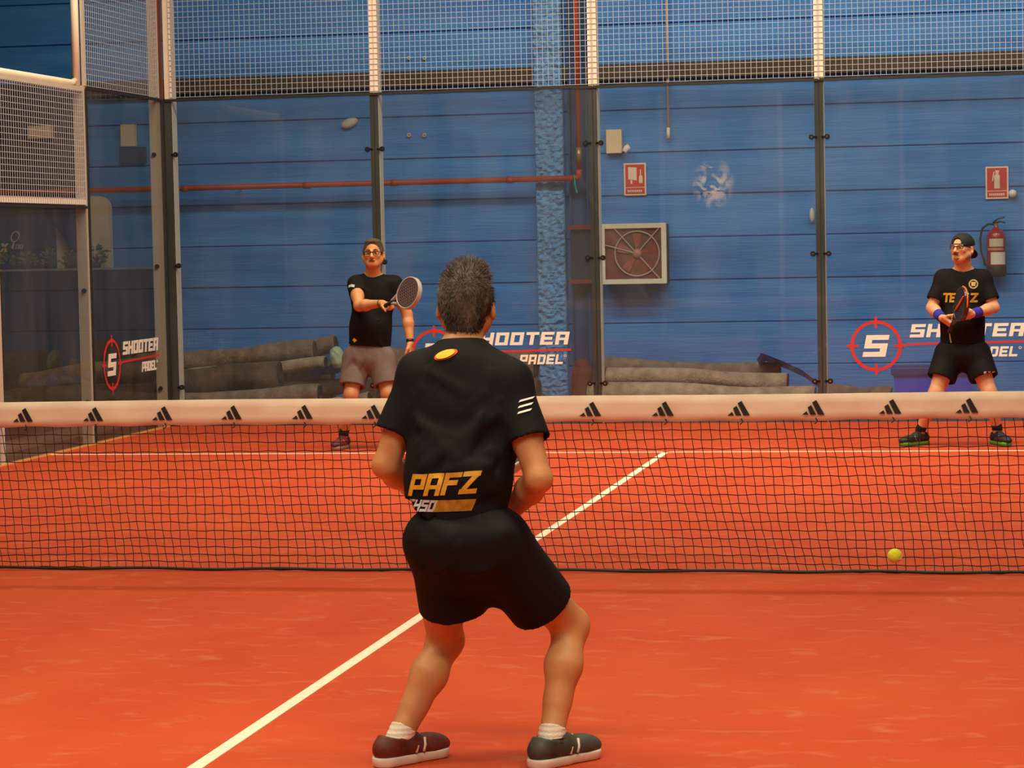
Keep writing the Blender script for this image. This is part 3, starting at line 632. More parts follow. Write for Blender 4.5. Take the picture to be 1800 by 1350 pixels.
# signs
def sign(px0, py0, px1, py1, lab, kind):
    a = wp(px0, py0, .02); b = wp(px1, py1, .02); wd, hg = b[0]-a[0], a[2]-b[2]; y = FY-.012; cx = (a[0]+b[0])/2
    t = tag(MB().box((a[0], y, b[2]), (b[0], FY, a[2])).build('fire_sign', mat('sign_white', (244, 226, 206), .5)), lab, 'sign', 'red fire safety signs on the wall')
    m = wd*.07
    MB().box((a[0]+m, y-.002, b[2]+hg*.26), (b[0]-m, y, a[2]-m)).build('red_field', redm, t)
    MB().box((a[0]+m, y-.002, b[2]+m), (b[0]-m, y, b[2]+hg*.235)).build('red_field', redm, t)
    o = (a[0], y-.002, b[2]); D = (0, -.002, 0)
    if kind == 'hose':
        Q = [[(wd*.2, hg*.5), (wd*.58, hg*.46), (wd*.58, hg*.86), (wd*.2, hg*.88)], [(wd*.3, hg*.36), (wd*.38, hg*.36), (wd*.38, hg*.5), (wd*.3, hg*.5)]]
        e = [[(wd*.68, hg*.38), (wd*.84, hg*.38), (wd*.84, hg*.58), (wd*.80, hg*.62), (wd*.72, hg*.62), (wd*.68, hg*.58)], [(wd*.73, hg*.62), (wd*.78, hg*.62), (wd*.78, hg*.8), (wd*.73, hg*.8)]]
        flat(Q, o, (1, 0, 0), (0, 0, 1), D).build('hose_cabinet_symbol', MT['sign_white'], t); flat(e, o, (1, 0, 0), (0, 0, 1), D).build('extinguisher_symbol', MT['sign_white'], t)
    else:
        e = [[(wd*.38, hg*.32), (wd*.62, hg*.32), (wd*.62, hg*.70), (wd*.57, hg*.76), (wd*.43, hg*.76), (wd*.38, hg*.70)], [(wd*.45, hg*.76), (wd*.56, hg*.76), (wd*.6, hg*.88), (wd*.42, hg*.88)], [(wd*.28, hg*.55), (wd*.33, hg*.55), (wd*.40, hg*.84), (wd*.35, hg*.84)]]
        flat(e, o, (1, 0, 0), (0, 0, 1), D).build('extinguisher_symbol', MT['sign_white'], t)
    bars = [[(wd*(.16+.085*k), hg*.10), (wd*(.16+.085*k+.06), hg*.10), (wd*(.16+.085*k+.06), hg*.17), (wd*(.16+.085*k), hg*.17)] for k in range(8)]
    tag(flat(bars, o, (1, 0, 0), (0, 0, 1), D).build('caption', MT['sign_white'], t), kind='stuff')
    return t
sign(1096, 287, 1136, 343, 'red fire hose sign with box and bottle symbols, above the fan', 'hose')
sign(1732, 293, 1773, 349, 'red sign with a single extinguisher symbol, above the wall extinguisher', 'ext')
q = wp(1780, 340, .03); tag(MB().lathe([(.001, -.05), (.028, -.045), (.036, -.02), (.038, .03)], q, 16, 'y').build('wall_buzzer', whitem, smooth=True), 'round white buzzer at the corner of the extinguisher sign', 'buzzer')
# extinguisher
e0 = wp(1751, 401, .11); e1 = wp(1753, 478, .11); xc, yc, zt, zb_ = e0[0], FY-.12, e0[2], e1[2]; r = .088
ex = empty('fire_extinguisher', (xc, yc, zb_), 'red fire extinguisher hung on the blue wall behind the capped player', 'extinguisher')
exr = mat('extinguisher_red', (178, 40, 34), .3, coat=.5)
MB().lathe([(.001, zb_+.04), (r-.01, zb_+.04), (r, zb_+.05), (r, zt-.09), (r*.92, zt-.05), (r*.6, zt-.015), (.025, zt), (.02, zt+.02)], (xc, yc, 0), 28).build('cylinder', exr, ex, True)
MB().lathe([(.001, zb_-.045), (r*.92, zb_-.045), (r*1.04, zb_-.02), (r*1.04, zb_+.055), (r*.99, zb_+.06)], (xc, yc, 0), 28).build('base_cup', rubber, ex, True)
def wrap(z0, z1, a0, a1, m, nm, rr=r+.001):
    V = []; n = 12
    for i in range(n+1): a = math.radians(a0+(a1-a0)*i/n); V += [(xc+rr*math.sin(a), yc-rr*math.cos(a), z0), (xc+rr*math.sin(a), yc-rr*math.cos(a), z1)]
    return MB().add(V, [(2*i, 2*i+2, 2*i+3, 2*i+1) for i in range(n)]).build(nm, m, ex)
paper = mat('paper_label', (226, 208, 180), .6, .1, (30, 30, 60)); H = zt-zb_
wrap(zb_+.07, zb_+.07+H*.28, -35, 62, mat('white_label', (238, 226, 206), .6), 'white_label'); wrap(zb_+.08+H*.3, zb_+H*.55, -62, 45, mat('printed_label', (206, 150, 130), .6, .3, (60, 60, 90)), 'printed_label'); wrap(zb_+H*.58, zb_+H*.76, -45, 45, paper, 'top_label')
MB().tube([(xc, yc, zt+.01), (xc, yc, zt+.045)], .018, 10).build('valve', mat('brass', (170, 150, 110), .4), ex)
mb = MB(); mb.tube([(xc-.02, yc, zt+.045), (xc+.04, yc-.01, zt+.06), (xc+.085, yc-.02, zt+.045)], .008, 8); mb.build('lower_handle', blackm, ex, True)
MB().tube([(xc-.03, yc, zt+.05), (xc+.02, yc-.01, zt+.085), (xc+.08, yc-.02, zt+.10)], .008, 8).build('upper_handle', blackm, ex, True)
MB().tube([(xc-.02, yc, zt+.035), (xc-.07, yc, zt+.04), (xc-.125, yc, zt-.0), (xc-.145, yc+.01, zt-.09), (xc-.14, yc+.01, zt-.2), (xc-.115, yc, zb_+.12), (xc-.10, yc-.02, zb_+.06)], [.010]*6+[.013], 10).build('hose', rubber, ex, True)
MB().box((xc-.03, yc+r-.01, zb_+.1), (xc+.03, FY, zt-.02)).build('wall_bracket', blackm, ex)
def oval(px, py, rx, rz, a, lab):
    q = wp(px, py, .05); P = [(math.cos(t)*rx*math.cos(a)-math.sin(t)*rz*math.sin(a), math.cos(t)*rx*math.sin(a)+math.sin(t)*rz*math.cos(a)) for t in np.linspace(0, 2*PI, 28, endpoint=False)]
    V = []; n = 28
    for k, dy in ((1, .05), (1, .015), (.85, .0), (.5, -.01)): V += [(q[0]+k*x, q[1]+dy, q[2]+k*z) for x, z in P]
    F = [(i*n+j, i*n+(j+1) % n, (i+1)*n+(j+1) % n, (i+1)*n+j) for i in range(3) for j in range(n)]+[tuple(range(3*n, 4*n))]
    t = tag(MB().add(V, F).build('pale_oval', mat('oval_pale_grey', (206, 204, 200), .4), smooth=True), lab, 'pale oval')
oval(613, 216, .085, .045, .35, 'pale oval reflection built as a solid high on the blue wall, left of the second post')  # solid oval added in place of a pale reflection
oval(1427, 378, .025, .07, 0, 'small pale oval half hidden by the post right of the fan')  # pale oval spot modelled as a raised solid
# left background: low black partition with plants, dark booth wall, beige pillars, sign
pt0 = atY(-260, 483, 11.1); pt1 = atY(265, 469, 11.1)
t = empty('low_partition', ((pt0[0]+pt1[0])/2, 11.1, 0), 'low dark grey partition panel standing left, seen through the side glass', 'partition')
MB().box((pt0[0], 11.1, 0), (pt1[0], 11.16, pt1[2]-.02)).build('panel', mat('charcoal_panel', (46, 43, 40), .6, .1, (2, 2, 2)), t)
MB().box((pt0[0], 11.09, pt1[2]-.02), (pt1[0], 11.17, pt1[2])).build('top_cap', mat('cap_grey', (150, 144, 134), .5), t)
b0 = atY(-400, 365, 11.45); b1 = atY(137, 158, 11.45)
tag(MB().box((b0[0], 11.45, 0), (b1[0], FY, b1[2]+.02)).build('booth_wall', mat('dark_booth', (58, 54, 52), .7, .2, (1.5, 1, 1.5))), 'dark grey booth wall behind the partition at the far left', 'wall panel')
def col(px0, px1, py, yy, lab, rnd):
    a = atY(px0, py, yy); b = atY(px1, py, yy); w_ = b[0]-a[0]; z = a[2]; P = [(0, 0), (w_, 0), (w_, z-rnd)]+[(w_-rnd+rnd*math.cos(k*PI/12), z-rnd+rnd*math.sin(k*PI/12)) for k in range(1, 6)]+[(w_-rnd, z), (0, z)]
    return tag(MB().prism(P, .1, Matrix.Translation((a[0], yy, 0))).build('screen_board', mat('board_beige', (224, 208, 176), .7, .08, (3, 3, 3))), lab, 'board')
col(152, 190, 345, 11.3, 'beige upright board with a rounded top corner, behind the side glass', .12)
col(98, 131, 385, 11.3, 'beige upright board partly hidden by dark fabric, further left', .02)
dr = [atY(98, 366, 11.22), atY(112, 385, 11.22), atY(124, 408, 11.22), atY(134, 432, 11.22)]
mb = MB(); mb.tube([atY(88, 350, 11.2), *dr, atY(150, 455, 11.2)], [.10, .12, .11, .09, .07, .05], 10); tag(mb.build('draped_fabric', mat('navy_fabric', (40, 42, 58), .9), smooth=True), 'dark fabric draped diagonally over the left beige board', 'fabric')
sgo = atY(0, 442, 11.44)
t = empty('booth_sign', sgo, 'booth wall sign with yellow and white characters and racket outline', 'sign')
def sq(txt, px, py, hpx, wpx, m, nm, sh=.2):
    o = atY(px, py, 11.44); s = 1/189
    for k, ch in enumerate(txt): flat(letters(ch, hpx*s, wpx*s/len(txt)*.86, sh), (o[0]+k*wpx*s/len(txt), o[1], o[2]), (1, 0, 0), (0, 0, 1), (0, -.01, 0)).build(nm, m, t)
sq('X', 0, 443, 16, 18, mat('sign_yellow', (240, 205, 50), .5), 'letter'); sq('100', 20, 438, 9, 24, mat('sign_pale', (210, 205, 190), .5), 'letter')
o = atY(27, 416, 11.43); q = [[(u*.8+v*.25, v) for u, v in a] for a in ringq(.045, .055, 24)]
flat(q, o, (1, 0, 0), (0, 0, 1), (0, -.01, 0)).tube([o+np.array([-.012, 0, -.05]), o+np.array([-.04, 0, -.11])], .008, 6).build('racket_outline', MT['sign_pale'], t)
h0 = atY(50, 222, 11.40); h1 = atY(92, 243, 11.40)
t = empty('wall_box', ((h0[0]+h1[0])/2, 11.4, h1[2]), 'small beige box on the dark booth wall behind the side mesh', 'pale oval')  # beige box with a slightly paler front
MB().box((h0[0], 11.36, h1[2]), (h1[0], 11.45, h0[2])).build('housing', mat('box_beige', (214, 184, 140), .5, .1, (9, 9, 9)), t, bevel=.008)
MB().box((h0[0]+.02, 11.35, h1[2]+.02), (h1[0]-.02, 11.36, h0[2]-.02)).build('front_plate', mat('box_front_beige', (226, 196, 150), .4), t)
t = tag(MB().box((atY(60, 352, 11.4)[0], 11.38, atY(60, 344, 11.4)[2]), (atY(130, 352, 11.4)[0], 11.45, atY(60, 337, 11.4)[2])).build('booth_shelf', mat('shelf_tan', (196, 164, 110), .6)), 'tan ledge low on the booth wall behind the side mesh', 'ledge')
leafm = mat('plant_leaf', (118, 132, 66), .6, .25, (30, 30, 30))
def plant(px, wpx, hpx, seed, lab, kind=0):
    r = random.Random(seed); base = atY(px, 474, 11.13); base[2] = pt1[2]; s = 1/190; root = empty('potted_plant', base, lab, 'plant', 'plants along the top of the partition')
    MB().lathe([(.001, 0), (.05, 0), (.06, .05), (.055, .055), (.001, .05)], base, 12).build('pot', mat('pot_dark', (50, 44, 40), .7), root, True)
    mb = MB()
    for k in range(130 if kind == 0 else 50):
        a = r.uniform(0, 2*PI); rr = r.uniform(0, wpx*s/2)*r.uniform(.4, 1); zz = r.uniform(.04, hpx*s)*(1-.3*rr/(wpx*s/2))
        c = base+np.array([rr*math.cos(a), rr*math.sin(a)*.35, zz]); d = U3([math.cos(a)+r.uniform(-.4, .4), math.sin(a)*.6, r.uniform(-.1, 1.0)]); ln = r.uniform(.035, .06)*(1.6 if kind else 1); sd = U3(np.cross(d, [r.uniform(-1, 1), r.uniform(-1, 1), .3]))*ln*.22; up = np.cross(d, sd)*.3
        mb.add([c, c+d*ln*.5+sd+up, c+d*ln, c+d*ln*.5-sd+up, c+d*ln*.5-up*.5], [(0, 1, 4), (1, 2, 4), (2, 3, 4), (3, 0, 4)])
    tag(mb.build('foliage', leafm, root), kind='stuff')
    st = MB()
    for k in range(6): a = r.uniform(0, 6.28); st.tube([base, base+np.array([.4*wpx*s*.5*math.cos(a), .1*wpx*s*math.sin(a), hpx*s*.7])], .003, 4)
    tag(st.build('stems', mat('stem', (70, 66, 40), .8), root), kind='stuff')
plant(12, 34, 30, 1, 'leafy plant on the partition at the left photo edge'); plant(48, 38, 32, 2, 'bushy plant on the partition just right of the booth sign')
plant(88, 34, 34, 3, 'plant on the partition in front of the leftmost beige board'); plant(124, 28, 30, 4, 'plant on the partition beside the side wall post'); plant(168, 40, 40, 5, 'spiky plant in front of the rounded beige board', 1)

# rolled turf
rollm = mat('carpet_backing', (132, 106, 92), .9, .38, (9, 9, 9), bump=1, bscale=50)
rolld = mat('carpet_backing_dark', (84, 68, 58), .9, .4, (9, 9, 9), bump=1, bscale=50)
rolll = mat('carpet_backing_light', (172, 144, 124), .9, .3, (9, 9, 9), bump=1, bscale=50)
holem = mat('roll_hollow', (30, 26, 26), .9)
def roll(pa, pb, rpx, Y0, Y1, lab, m, seed, ends=(1,)):
    A = atY(*pa, Y0); B = atY(*pb, Y1); s = 1/189; r = rpx*s; A[2] = max(A[2], r*.97); B[2] = max(B[2], r*.97)
    root = empty('turf_roll', ((A+B)/2)*np.array([1, 1, 0])+np.array([0, 0, min(A[2], B[2])-r]), lab, 'turf roll', 'rolled up turf stored behind the far glass')
    n = 26; NS = 40; R = random.Random(seed); ph = [R.uniform(0, 6) for _ in range(6)]; d = U3(B-A); e = U3(np.cross(d, [0, 0, 1])); g = np.cross(e, d); V = []
    def rr(t, k):
        a = 2*PI*k/n; return r*(1+.03*math.sin(3*a+ph[0]+t*9)+.035*math.sin(2*a+ph[1]+t*14)+.012*math.sin(t*150+ph[2]+a)+(.05 if abs(a-2.2-t) < .16 else 0))
    for i in range(NS+1):
        t = i/NS; c = A+(B-A)*t+np.array([0, 0, .012*math.sin(t*7+ph[3])-.012])
        for k in range(n): a = 2*PI*k/n; q = rr(t, k); V.append(c+q*(math.cos(a)*e+.93*math.sin(a)*g))
    F = [(i*n+k, i*n+(k+1) % n, (i+1)*n+(k+1) % n, (i+1)*n+k) for i in range(NS) for k in range(n)]
    F2 = []; 
    for (i, sgn) in ((0, 1), (NS, -1)):
        c = A if i == 0 else B; base = len(V)
        for fr, dp in ((.72, .0), (.66, .03), (.5, .0), (.42, .08), (.3, .10)):
            for k in range(n): a = 2*PI*k/n; V.append(c+np.array([0, 0, -.01])+fr*r*(math.cos(a)*e+.93*math.sin(a)*g)+sgn*dp*r*2*d)
        rings = [i*n]+[base+j*n for j in range(5)]
        for j in range(5):
            for k in range(n): F.append((rings[j]+k, rings[j]+(k+1) % n, rings[j+1]+(k+1) % n, rings[j+1]+k))
        F.append(tuple(rings[5]+k for k in range(n)))
    MB().add(V, F).build('carpet', m, root, True)
    for i in (0, 1):
        c = (A, B)[i]; sg = (-1, 1)[i]; P = [c+np.array([0, 0, -.01])+sg*.004*d+(.3+.62*q/40)*r*(math.cos(q*.55)*e+.93*math.sin(q*.55)*g) for q in range(41)]
        MB().tube(P, .006, 4).build('spiral_edge', holem, root)
    return root
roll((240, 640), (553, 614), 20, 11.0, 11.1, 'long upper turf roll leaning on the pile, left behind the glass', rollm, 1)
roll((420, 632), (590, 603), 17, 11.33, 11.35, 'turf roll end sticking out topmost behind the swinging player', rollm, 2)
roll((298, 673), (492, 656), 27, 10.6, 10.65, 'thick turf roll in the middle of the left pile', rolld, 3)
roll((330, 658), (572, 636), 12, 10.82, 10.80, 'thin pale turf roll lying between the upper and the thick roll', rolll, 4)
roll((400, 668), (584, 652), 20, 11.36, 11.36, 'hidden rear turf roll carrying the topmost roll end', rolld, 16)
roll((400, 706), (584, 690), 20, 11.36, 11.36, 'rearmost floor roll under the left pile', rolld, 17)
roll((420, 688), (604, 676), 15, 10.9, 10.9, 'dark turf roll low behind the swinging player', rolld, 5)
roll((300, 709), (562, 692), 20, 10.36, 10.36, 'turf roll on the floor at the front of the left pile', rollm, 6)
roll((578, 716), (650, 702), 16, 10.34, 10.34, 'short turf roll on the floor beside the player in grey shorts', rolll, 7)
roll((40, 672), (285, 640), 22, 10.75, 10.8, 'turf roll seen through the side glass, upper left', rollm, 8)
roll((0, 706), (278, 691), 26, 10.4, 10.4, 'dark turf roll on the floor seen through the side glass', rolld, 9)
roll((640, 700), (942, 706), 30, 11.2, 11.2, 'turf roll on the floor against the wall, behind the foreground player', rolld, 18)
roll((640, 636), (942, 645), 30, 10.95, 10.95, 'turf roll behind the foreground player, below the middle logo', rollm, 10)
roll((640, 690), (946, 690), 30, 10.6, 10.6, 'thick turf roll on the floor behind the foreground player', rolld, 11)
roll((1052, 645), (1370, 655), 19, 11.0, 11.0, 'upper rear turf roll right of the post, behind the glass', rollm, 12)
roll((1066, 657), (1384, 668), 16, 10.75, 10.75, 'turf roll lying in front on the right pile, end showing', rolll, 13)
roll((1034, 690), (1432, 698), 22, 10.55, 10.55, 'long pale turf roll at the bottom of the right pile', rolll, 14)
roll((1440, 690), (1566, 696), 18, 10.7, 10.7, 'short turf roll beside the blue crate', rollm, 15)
bluet = mat('blue_tarpaulin', (58, 62, 225), .5, .2, (10, 10, 10), bump=.3, bscale=20)
def sheet(P, yy, dep, lab, th=3):
    V = []; n = len(P)
    for px, py in P: a = atY(px, py, yy); V.append(a)
    mb = MB(); W = []
    for i, a in enumerate(V):
        for j in range(5): W.append(a+np.array([0, dep*j/4, -.02*j+.015*math.sin(i*2.1+j*1.7)]))
    F = [(i*5+j, i*5+j+1, i*5+j+6, i*5+j+5) for i in range(n-1) for j in range(4)]
    mb.add(W, F); mb.add([p-np.array([0, 0, .012]) for p in W], [tuple(reversed(f)) for f in F])
    return tag(mb.build('tarpaulin', bluet, smooth=True), lab, 'tarpaulin')
sheet([(1330, 632), (1338, 623), (1352, 623), (1378, 636), (1408, 652), (1436, 668), (1462, 682), (1462, 700)], 10.7, .45, 'blue tarpaulin slumped over the end of the right turf pile')
sheet([(545, 652), (560, 645), (575, 641), (592, 639), (600, 640), (602, 650)], 10.75, .2, 'scrap of blue tarpaulin on the left turf pile')
bg = SDF(.012); c = atY(593, 628, 10.72); bg.ell(c, (.065, .07, .10), k=.03).ell(c+np.array([.02, 0, -.05]), (.05, .06, .06), k=.03).ell(c+np.array([-.02, 0, .04]), (.045, .05, .06), k=.03).disp(noisef(.008, 60, 3))
tag(bg.build('plastic_bag', mat('pale_green_plastic', (190, 200, 170), .4)), 'pale green crumpled bag on the turf rolls beside grey shorts', 'bag')
c = atY(1018, 668, 10.85); rp = SDF(.012); rp.cone((c[0], c[1], .05), (c[0]+.03, c[1], c[2]+.06), .085, .10, k=.03).ell((c[0]+.03, c[1], c[2]+.14), (.07, .07, .06), k=.03).disp(noisef(.006, 50, 5))
tag(rp.build('rust_sack', mat('rust_sack', (112, 52, 46), .9, .15, (12, 12, 12))), 'rust-brown sack standing beside the pillar, left of the post', 'sack')
# blue crate
a = atY(1566, 646, 10.9); b = atY(1712, 700, 10.9)
t = empty('blue_crate', ((a[0]+b[0])/2, 10.9, 0), 'low blue bin with dark rim behind the capped player', 'bin')
w0, w1, zt_ = a[0], b[0], a[2]
P = [(w0+.06, .06), (w1-.04, .06), (w1-.01, zt_-.07), (w0+.02, zt_-.07)]
MB().prism(P, .42, Matrix.Translation((0, 10.9, 0))).build('tub', mat('bin_blue', (56, 68, 220), .5, .05, (5, 5, 5)), t)
MB().box((w0, 10.87, zt_-.07), (w1, 11.36, zt_)).build('rim', mat('bin_rim', (34, 42, 130), .5), t, bevel=.012)
for k in range(2): MB().box((w0+.08+k*(w1-w0-.2), 10.95, 0), (w0+.13+k*(w1-w0-.2), 11.3, .06)).build('foot', blackm, t)
# ============================================================ PEOPLE AND RACKETS
def frame3(right, up):
    u = U3(up); r = np.array(right, float); r = U3(r-u*(r@u)); return np.stack([r, np.cross(u, r), u])   # rows right, forward, up
def rot(M, yaw=0, pitch=0, roll=0):
    # yaw about up, pitch about right, roll about forward (degrees) applied in local frame
    a, b, c = [math.radians(v) for v in (yaw, pitch, roll)]
    r, f, u = M
    r, f = math.cos(a)*r+math.sin(a)*f, -math.sin(a)*r+math.cos(a)*f
    f, u = math.cos(b)*f+math.sin(b)*u, -math.sin(b)*f+math.cos(b)*u
    r, u = math.cos(c)*r-math.sin(c)*u, math.sin(c)*r+math.cos(c)*u
    return np.stack([r, f, u])
def head(S, c, M, sc=1.0, mouth=0):
    """c = centre of the skull at eye level; rows of M = right, forward, up"""
    r, f, u = M; P = lambda x, y, z: c+sc*(x*r+y*f+z*u)
    S.ell(P(0, -.012, .025), sc*np.array([.076, .096, .088]), M, k=.01)
    S.ell(P(0, .03, -.035), sc*np.array([.060, .058, .075]), M, k=.03)
    S.ell(P(0, .050, -.088), sc*np.array([.032, .028, .022]), M, k=.03)        # chin
    for s in (-1, 1):
        S.cone(P(s*.057, .002, -.050), P(s*.024, .052, -.088), sc*.026, sc*.020, k=.025)   # jaw
        S.ell(P(s*.040, .062, -.022), sc*np.array([.022, .018, .018]), M, k=.02)       # cheek
        S.ell(P(s*.031, .088, .003), sc*np.array([.017, .012, .011]), M, k=.008, op='sub')     # eye socket
        S.cone(P(s*.012, .085, .020), P(s*.046, .074, .020), sc*.009, sc*.007, k=.012)      # brow
        S.ell(P(s*.084, -.008, -.012), sc*np.array([.011, .019, .033]), rot(M, 0, 0, s*-8), k=.008)    # ear
        S.ell(P(s*.090, .0, -.010), sc*np.array([.006, .009, .018]), M, k=.005, op='sub')
        S.ell(P(s*.013, .093, -.035), sc*np.array([.009, .010, .008]), M, k=.006)        # nostril wings
    S.cone(P(0, .086, .012), P(0, .108, -.030), sc*.009, sc*.0125, k=.010)                  # nose
    S.ell(P(0, .084, -.056), sc*np.array([.025, .010, .0055]), M, k=.006)                   # lips
    S.ell(P(0, .082, -.068), sc*np.array([.021, .010, .006]), M, k=.006)
    if mouth: S.ell(P(0, .094, -.062), sc*np.array([.017, .012, .007]), M, k=.004, op='sub')
    return P
def hand(S, w, d, n, t, curl, sc=1.0, thumb=(.5, .6), spread=.05):
    """w wrist, d direction of the palm, n palm normal (where the palm faces), t side the thumb is on"""
    d = U3(d); n = U3(n-d*(n@d)); t = U3(t-d*(t@d)-n*(t@n)); M = np.stack([t, n, d])
    S.rbox(w+d*.052*sc, np.array([.040, .0145, .05])*sc, M, .013*sc, k=.018)
    S.ell(w+(d*.035+t*.028+n*.006)*sc, np.array([.018, .016, .032])*sc, M, k=.015)
    off = (.030, .0105, -.010, -.029); ln = (.073, .082, .076, .058)
    for i in range(4):
        p = w+(d*.094+t*off[i]-d*.004*abs(i-1.2))*sc; a = 0; q = (p-d*.02*sc); S.cone(q, p, .0098*sc, .0095*sc, k=.006)
        for j, fr in enumerate((.46, .30, .24)):
            a += math.radians(curl[i][j] if hasattr(curl[0], '__len__') else curl[j]); v = math.cos(a)*d+math.sin(a)*n+t*spread*(1.5-i)*(1 if j == 0 else .3); p2 = p+U3(v)*ln[i]*fr*sc
            S.cone(p, p2, (.0092-.0008*j)*sc, (.0086-.001*j)*sc, k=.003); p = p2
    p = w+(d*.022+t*.026+n*.006)*sc; v = U3(t*.75+d*.65+n*thumb[0]*.5); p2 = p+v*.044*sc; S.cone(p, p2, .0135*sc, .0115*sc, k=.010)
    v = U3(d*.8+t*.15+n*thumb[0]); p3 = p2+v*.032*sc; S.cone(p2, p3, .0112*sc, .0095*sc, k=.005)
    v = U3(d*.7-t*thumb[1]*.4+n*thumb[1]); S.cone(p3, p3+v*.026*sc, .0095*sc, .008*sc, k=.004)
def leg(S, hip, knee, ank, side, fwd):
    S.cone(hip, knee, .088, .056, k=.03)
    S.ell(knee+fwd*.012, (.048, .052, .055), None, k=.03)
    d = U3(ank-knee); m = knee+(ank-knee)*.32-fwd*.020
    S.cone(knee, m, .050, .056, k=.03); S.cone(m, knee+(ank-knee)*.62-fwd*.008, .056, .042, k=.03); S.cone(knee+(ank-knee)*.6, ank, .041, .033, k=.02)
    S.cone(knee+fwd*.01, ank+fwd*.0, .042, .032, k=.02)
def arm(S, sh, el, wr, flat_=.0):
    S.cone(sh, el, .056, .041, k=.03); m = el+(wr-el)*.3; S.ell(sh+(el-sh)*.5, (.05, .05, .07), None, k=.03)
    S.cone(el, m, .040, .044, k=.02); S.cone(m, wr, .044, .027, k=.02)
def shoe(parent, ank, toe, m_up, m_sole, m_lace, ln=.285, z0=0.0, accent=None, h=.0055):
    """shoe standing on z0, ankle above the rear third, pointing along toe"""
    d = np.array(toe, float); d[2] = 0; d = U3(d); s = np.array([d[1], -d[0], 0]); u = np.array([0, 0, 1.]); M = np.stack([s, d, u]); b = np.array([ank[0], ank[1], z0])-d*.075
    P = lambda x, y, z: b+s*x+d*y+u*z
    S = SDF(h); S.cone(P(0, .033, .055), P(0, .11, .062), .040, .043, k=.02).ell(P(0, .16, .05), (.041, .10, .036), M, k=.03).ell(P(.004, .225, .042), (.040, .062, .028), M, k=.03)
    S.cone(P(0, .055, .06), P(0, .062, .088), .043, .044, k=.015, capb=True).cone(P(0, .14, .072), P(0, .10, .080), .022, .026, k=.02)
    S.cut(P(0, 0, .022), (0, 0, -1))
    S.cone(P(0, .064, .092), P(0, .068, .13), .033, .038, k=.004, op='sub')
    up = S.build('shoe', m_up, parent)
    T_ = SDF(h); T_.cone(P(0, .037, .02), P(0, .12, .02), .044, .040, k=.02, sq=None).cone(P(0, .12, .02), P(.004, .235, .024), .036, .044, k=.02)
    T_.cut(P(0, 0, .001), (0, 0, -1)).cut(P(0, 0, .032), (0, 0, 1)); T_.build('sole', m_sole, up)
    for k in range(5):
        y = .118+.020*k; z = .102-.007*k; MB().tube([P(-.022, y-.005, z-.010), P(-.010, y, z+.0), P(.010, y+.006, z+.0), P(.022, y+.002, z-.010)], .0032, 6).build('lace', m_lace, up, True)
    if accent is not None:
        for sx in (-1, 1):
            for k in range(2): MB().tube([P(sx*.0435, .125+.03*k, .036), P(sx*.0425, .132+.03*k, .056), P(sx*.032, .138+.03*k, .078)], .0045, 6).build('side_stripe', accent, up, True)
    return up
def sock(parent, ank, up_to, m, r=.040, h=.005, z0=.07):
    S = SDF(h); d = U3(up_to-ank); S.cone(ank, up_to, r*.98, r, k=.01, capb=True).cone(ank, (ank[0], ank[1], .082), r*.9, r*.6, k=.01).disp(lambda X, Y, Z: .0012*np.sin(Z*420)); return S.build('sock', m, parent)
def racket(name, grip, tip, nrm, lab, m_face, m_edge, m_grip, m_acc, h=.0045):
    """padel racket: grip = butt end, tip = far end of the head, nrm = face normal"""
    d = U3(tip-grip); n = U3(nrm-d*(nrm@d)); s = np.cross(d, n); root = empty(name, grip, lab, 'racket'); P = lambda x, y, z=0: grip+s*x+d*y+n*z; M = np.stack([s, d, n])
    Lh = .455; cy = .315
    def outl(e, th, hole):
        def f(X, Y, Z):
            dx, dy, dz = X-grip[0], Y-grip[1], Z-grip[2]; x = dx*s[0]+dy*s[1]+dz*s[2]; y = dx*d[0]+dy*d[1]+dz*d[2]; z = dx*n[0]+dy*n[1]+dz*n[2]
            yy = (y-cy)/.140; ww = .128*(1-.14*np.clip(-yy, 0, 1)**2*1.2); q = np.sqrt((x/ww)**2+yy**2); d2 = (q-1)*.128-e
            dd = np.maximum(d2, np.abs(z)-th)
            if hole:
                gx = (x+.0) % .024-.012; gy = (y) % .024-.012; inside = (q < .72); hd = np.sqrt(gx*gx+gy*gy)-.0052; dd = np.where(inside, np.maximum(dd, -hd), dd)
            return dd
        return f
    def mk(nm, e, th, hole, m, ring):
        S = SDF(h if not hole else .003); f = outl(e, th, hole); f_in = outl(-.012, th*3, False)
        g = (lambda X, Y, Z: np.maximum(f(X, Y, Z), -f_in(X, Y, Z))) if ring else f
        a = P(-.14, .15); cs = np.array([P(x, y, z) for x in (-.14, .14) for y in (.16, .47) for z in (-.02, .02)]); S.ops.append((g, cs.min(0), cs.max(0), .002, 'u')); return S.build(nm, m, root)
    fr = mk('frame', 0, .019, False, m_edge, True); mk('face', -.009, .0155, True, m_face, False)
    S = SDF(h)
    for sx in (-1, 1): S.cone(P(sx*.012, .11), P(sx*.045, .195), .013, .012, k=.008)
    S.build('bridge', m_edge, root)
    G = MB(); G.tube([P(0, 0.0), P(0, .006), P(0, .12), P(0, .13)], [.017, .0175, .016, .013], 12); G.build('grip', m_grip, root, True)
    if m_acc is not None:
        st = MB(); st.tube([P(.03*math.sin(a)*0+x, y, .0205) for x, y, a in ((-.02, .22, 0), (.0, .30, 0), (.012, .38, 0), (.015, .43, 0))], [.006, .008, .009, .004], 6); st.build('face_stripe', m_acc, root, True)
        q = [P(.130*math.sin(a)*1.005, cy+.142*math.cos(a), 0) for a in np.linspace(-.9, .9, 20)]; MB().tube(q, .007, 6).build('edge_stripe', m_acc, root, True)
    return root
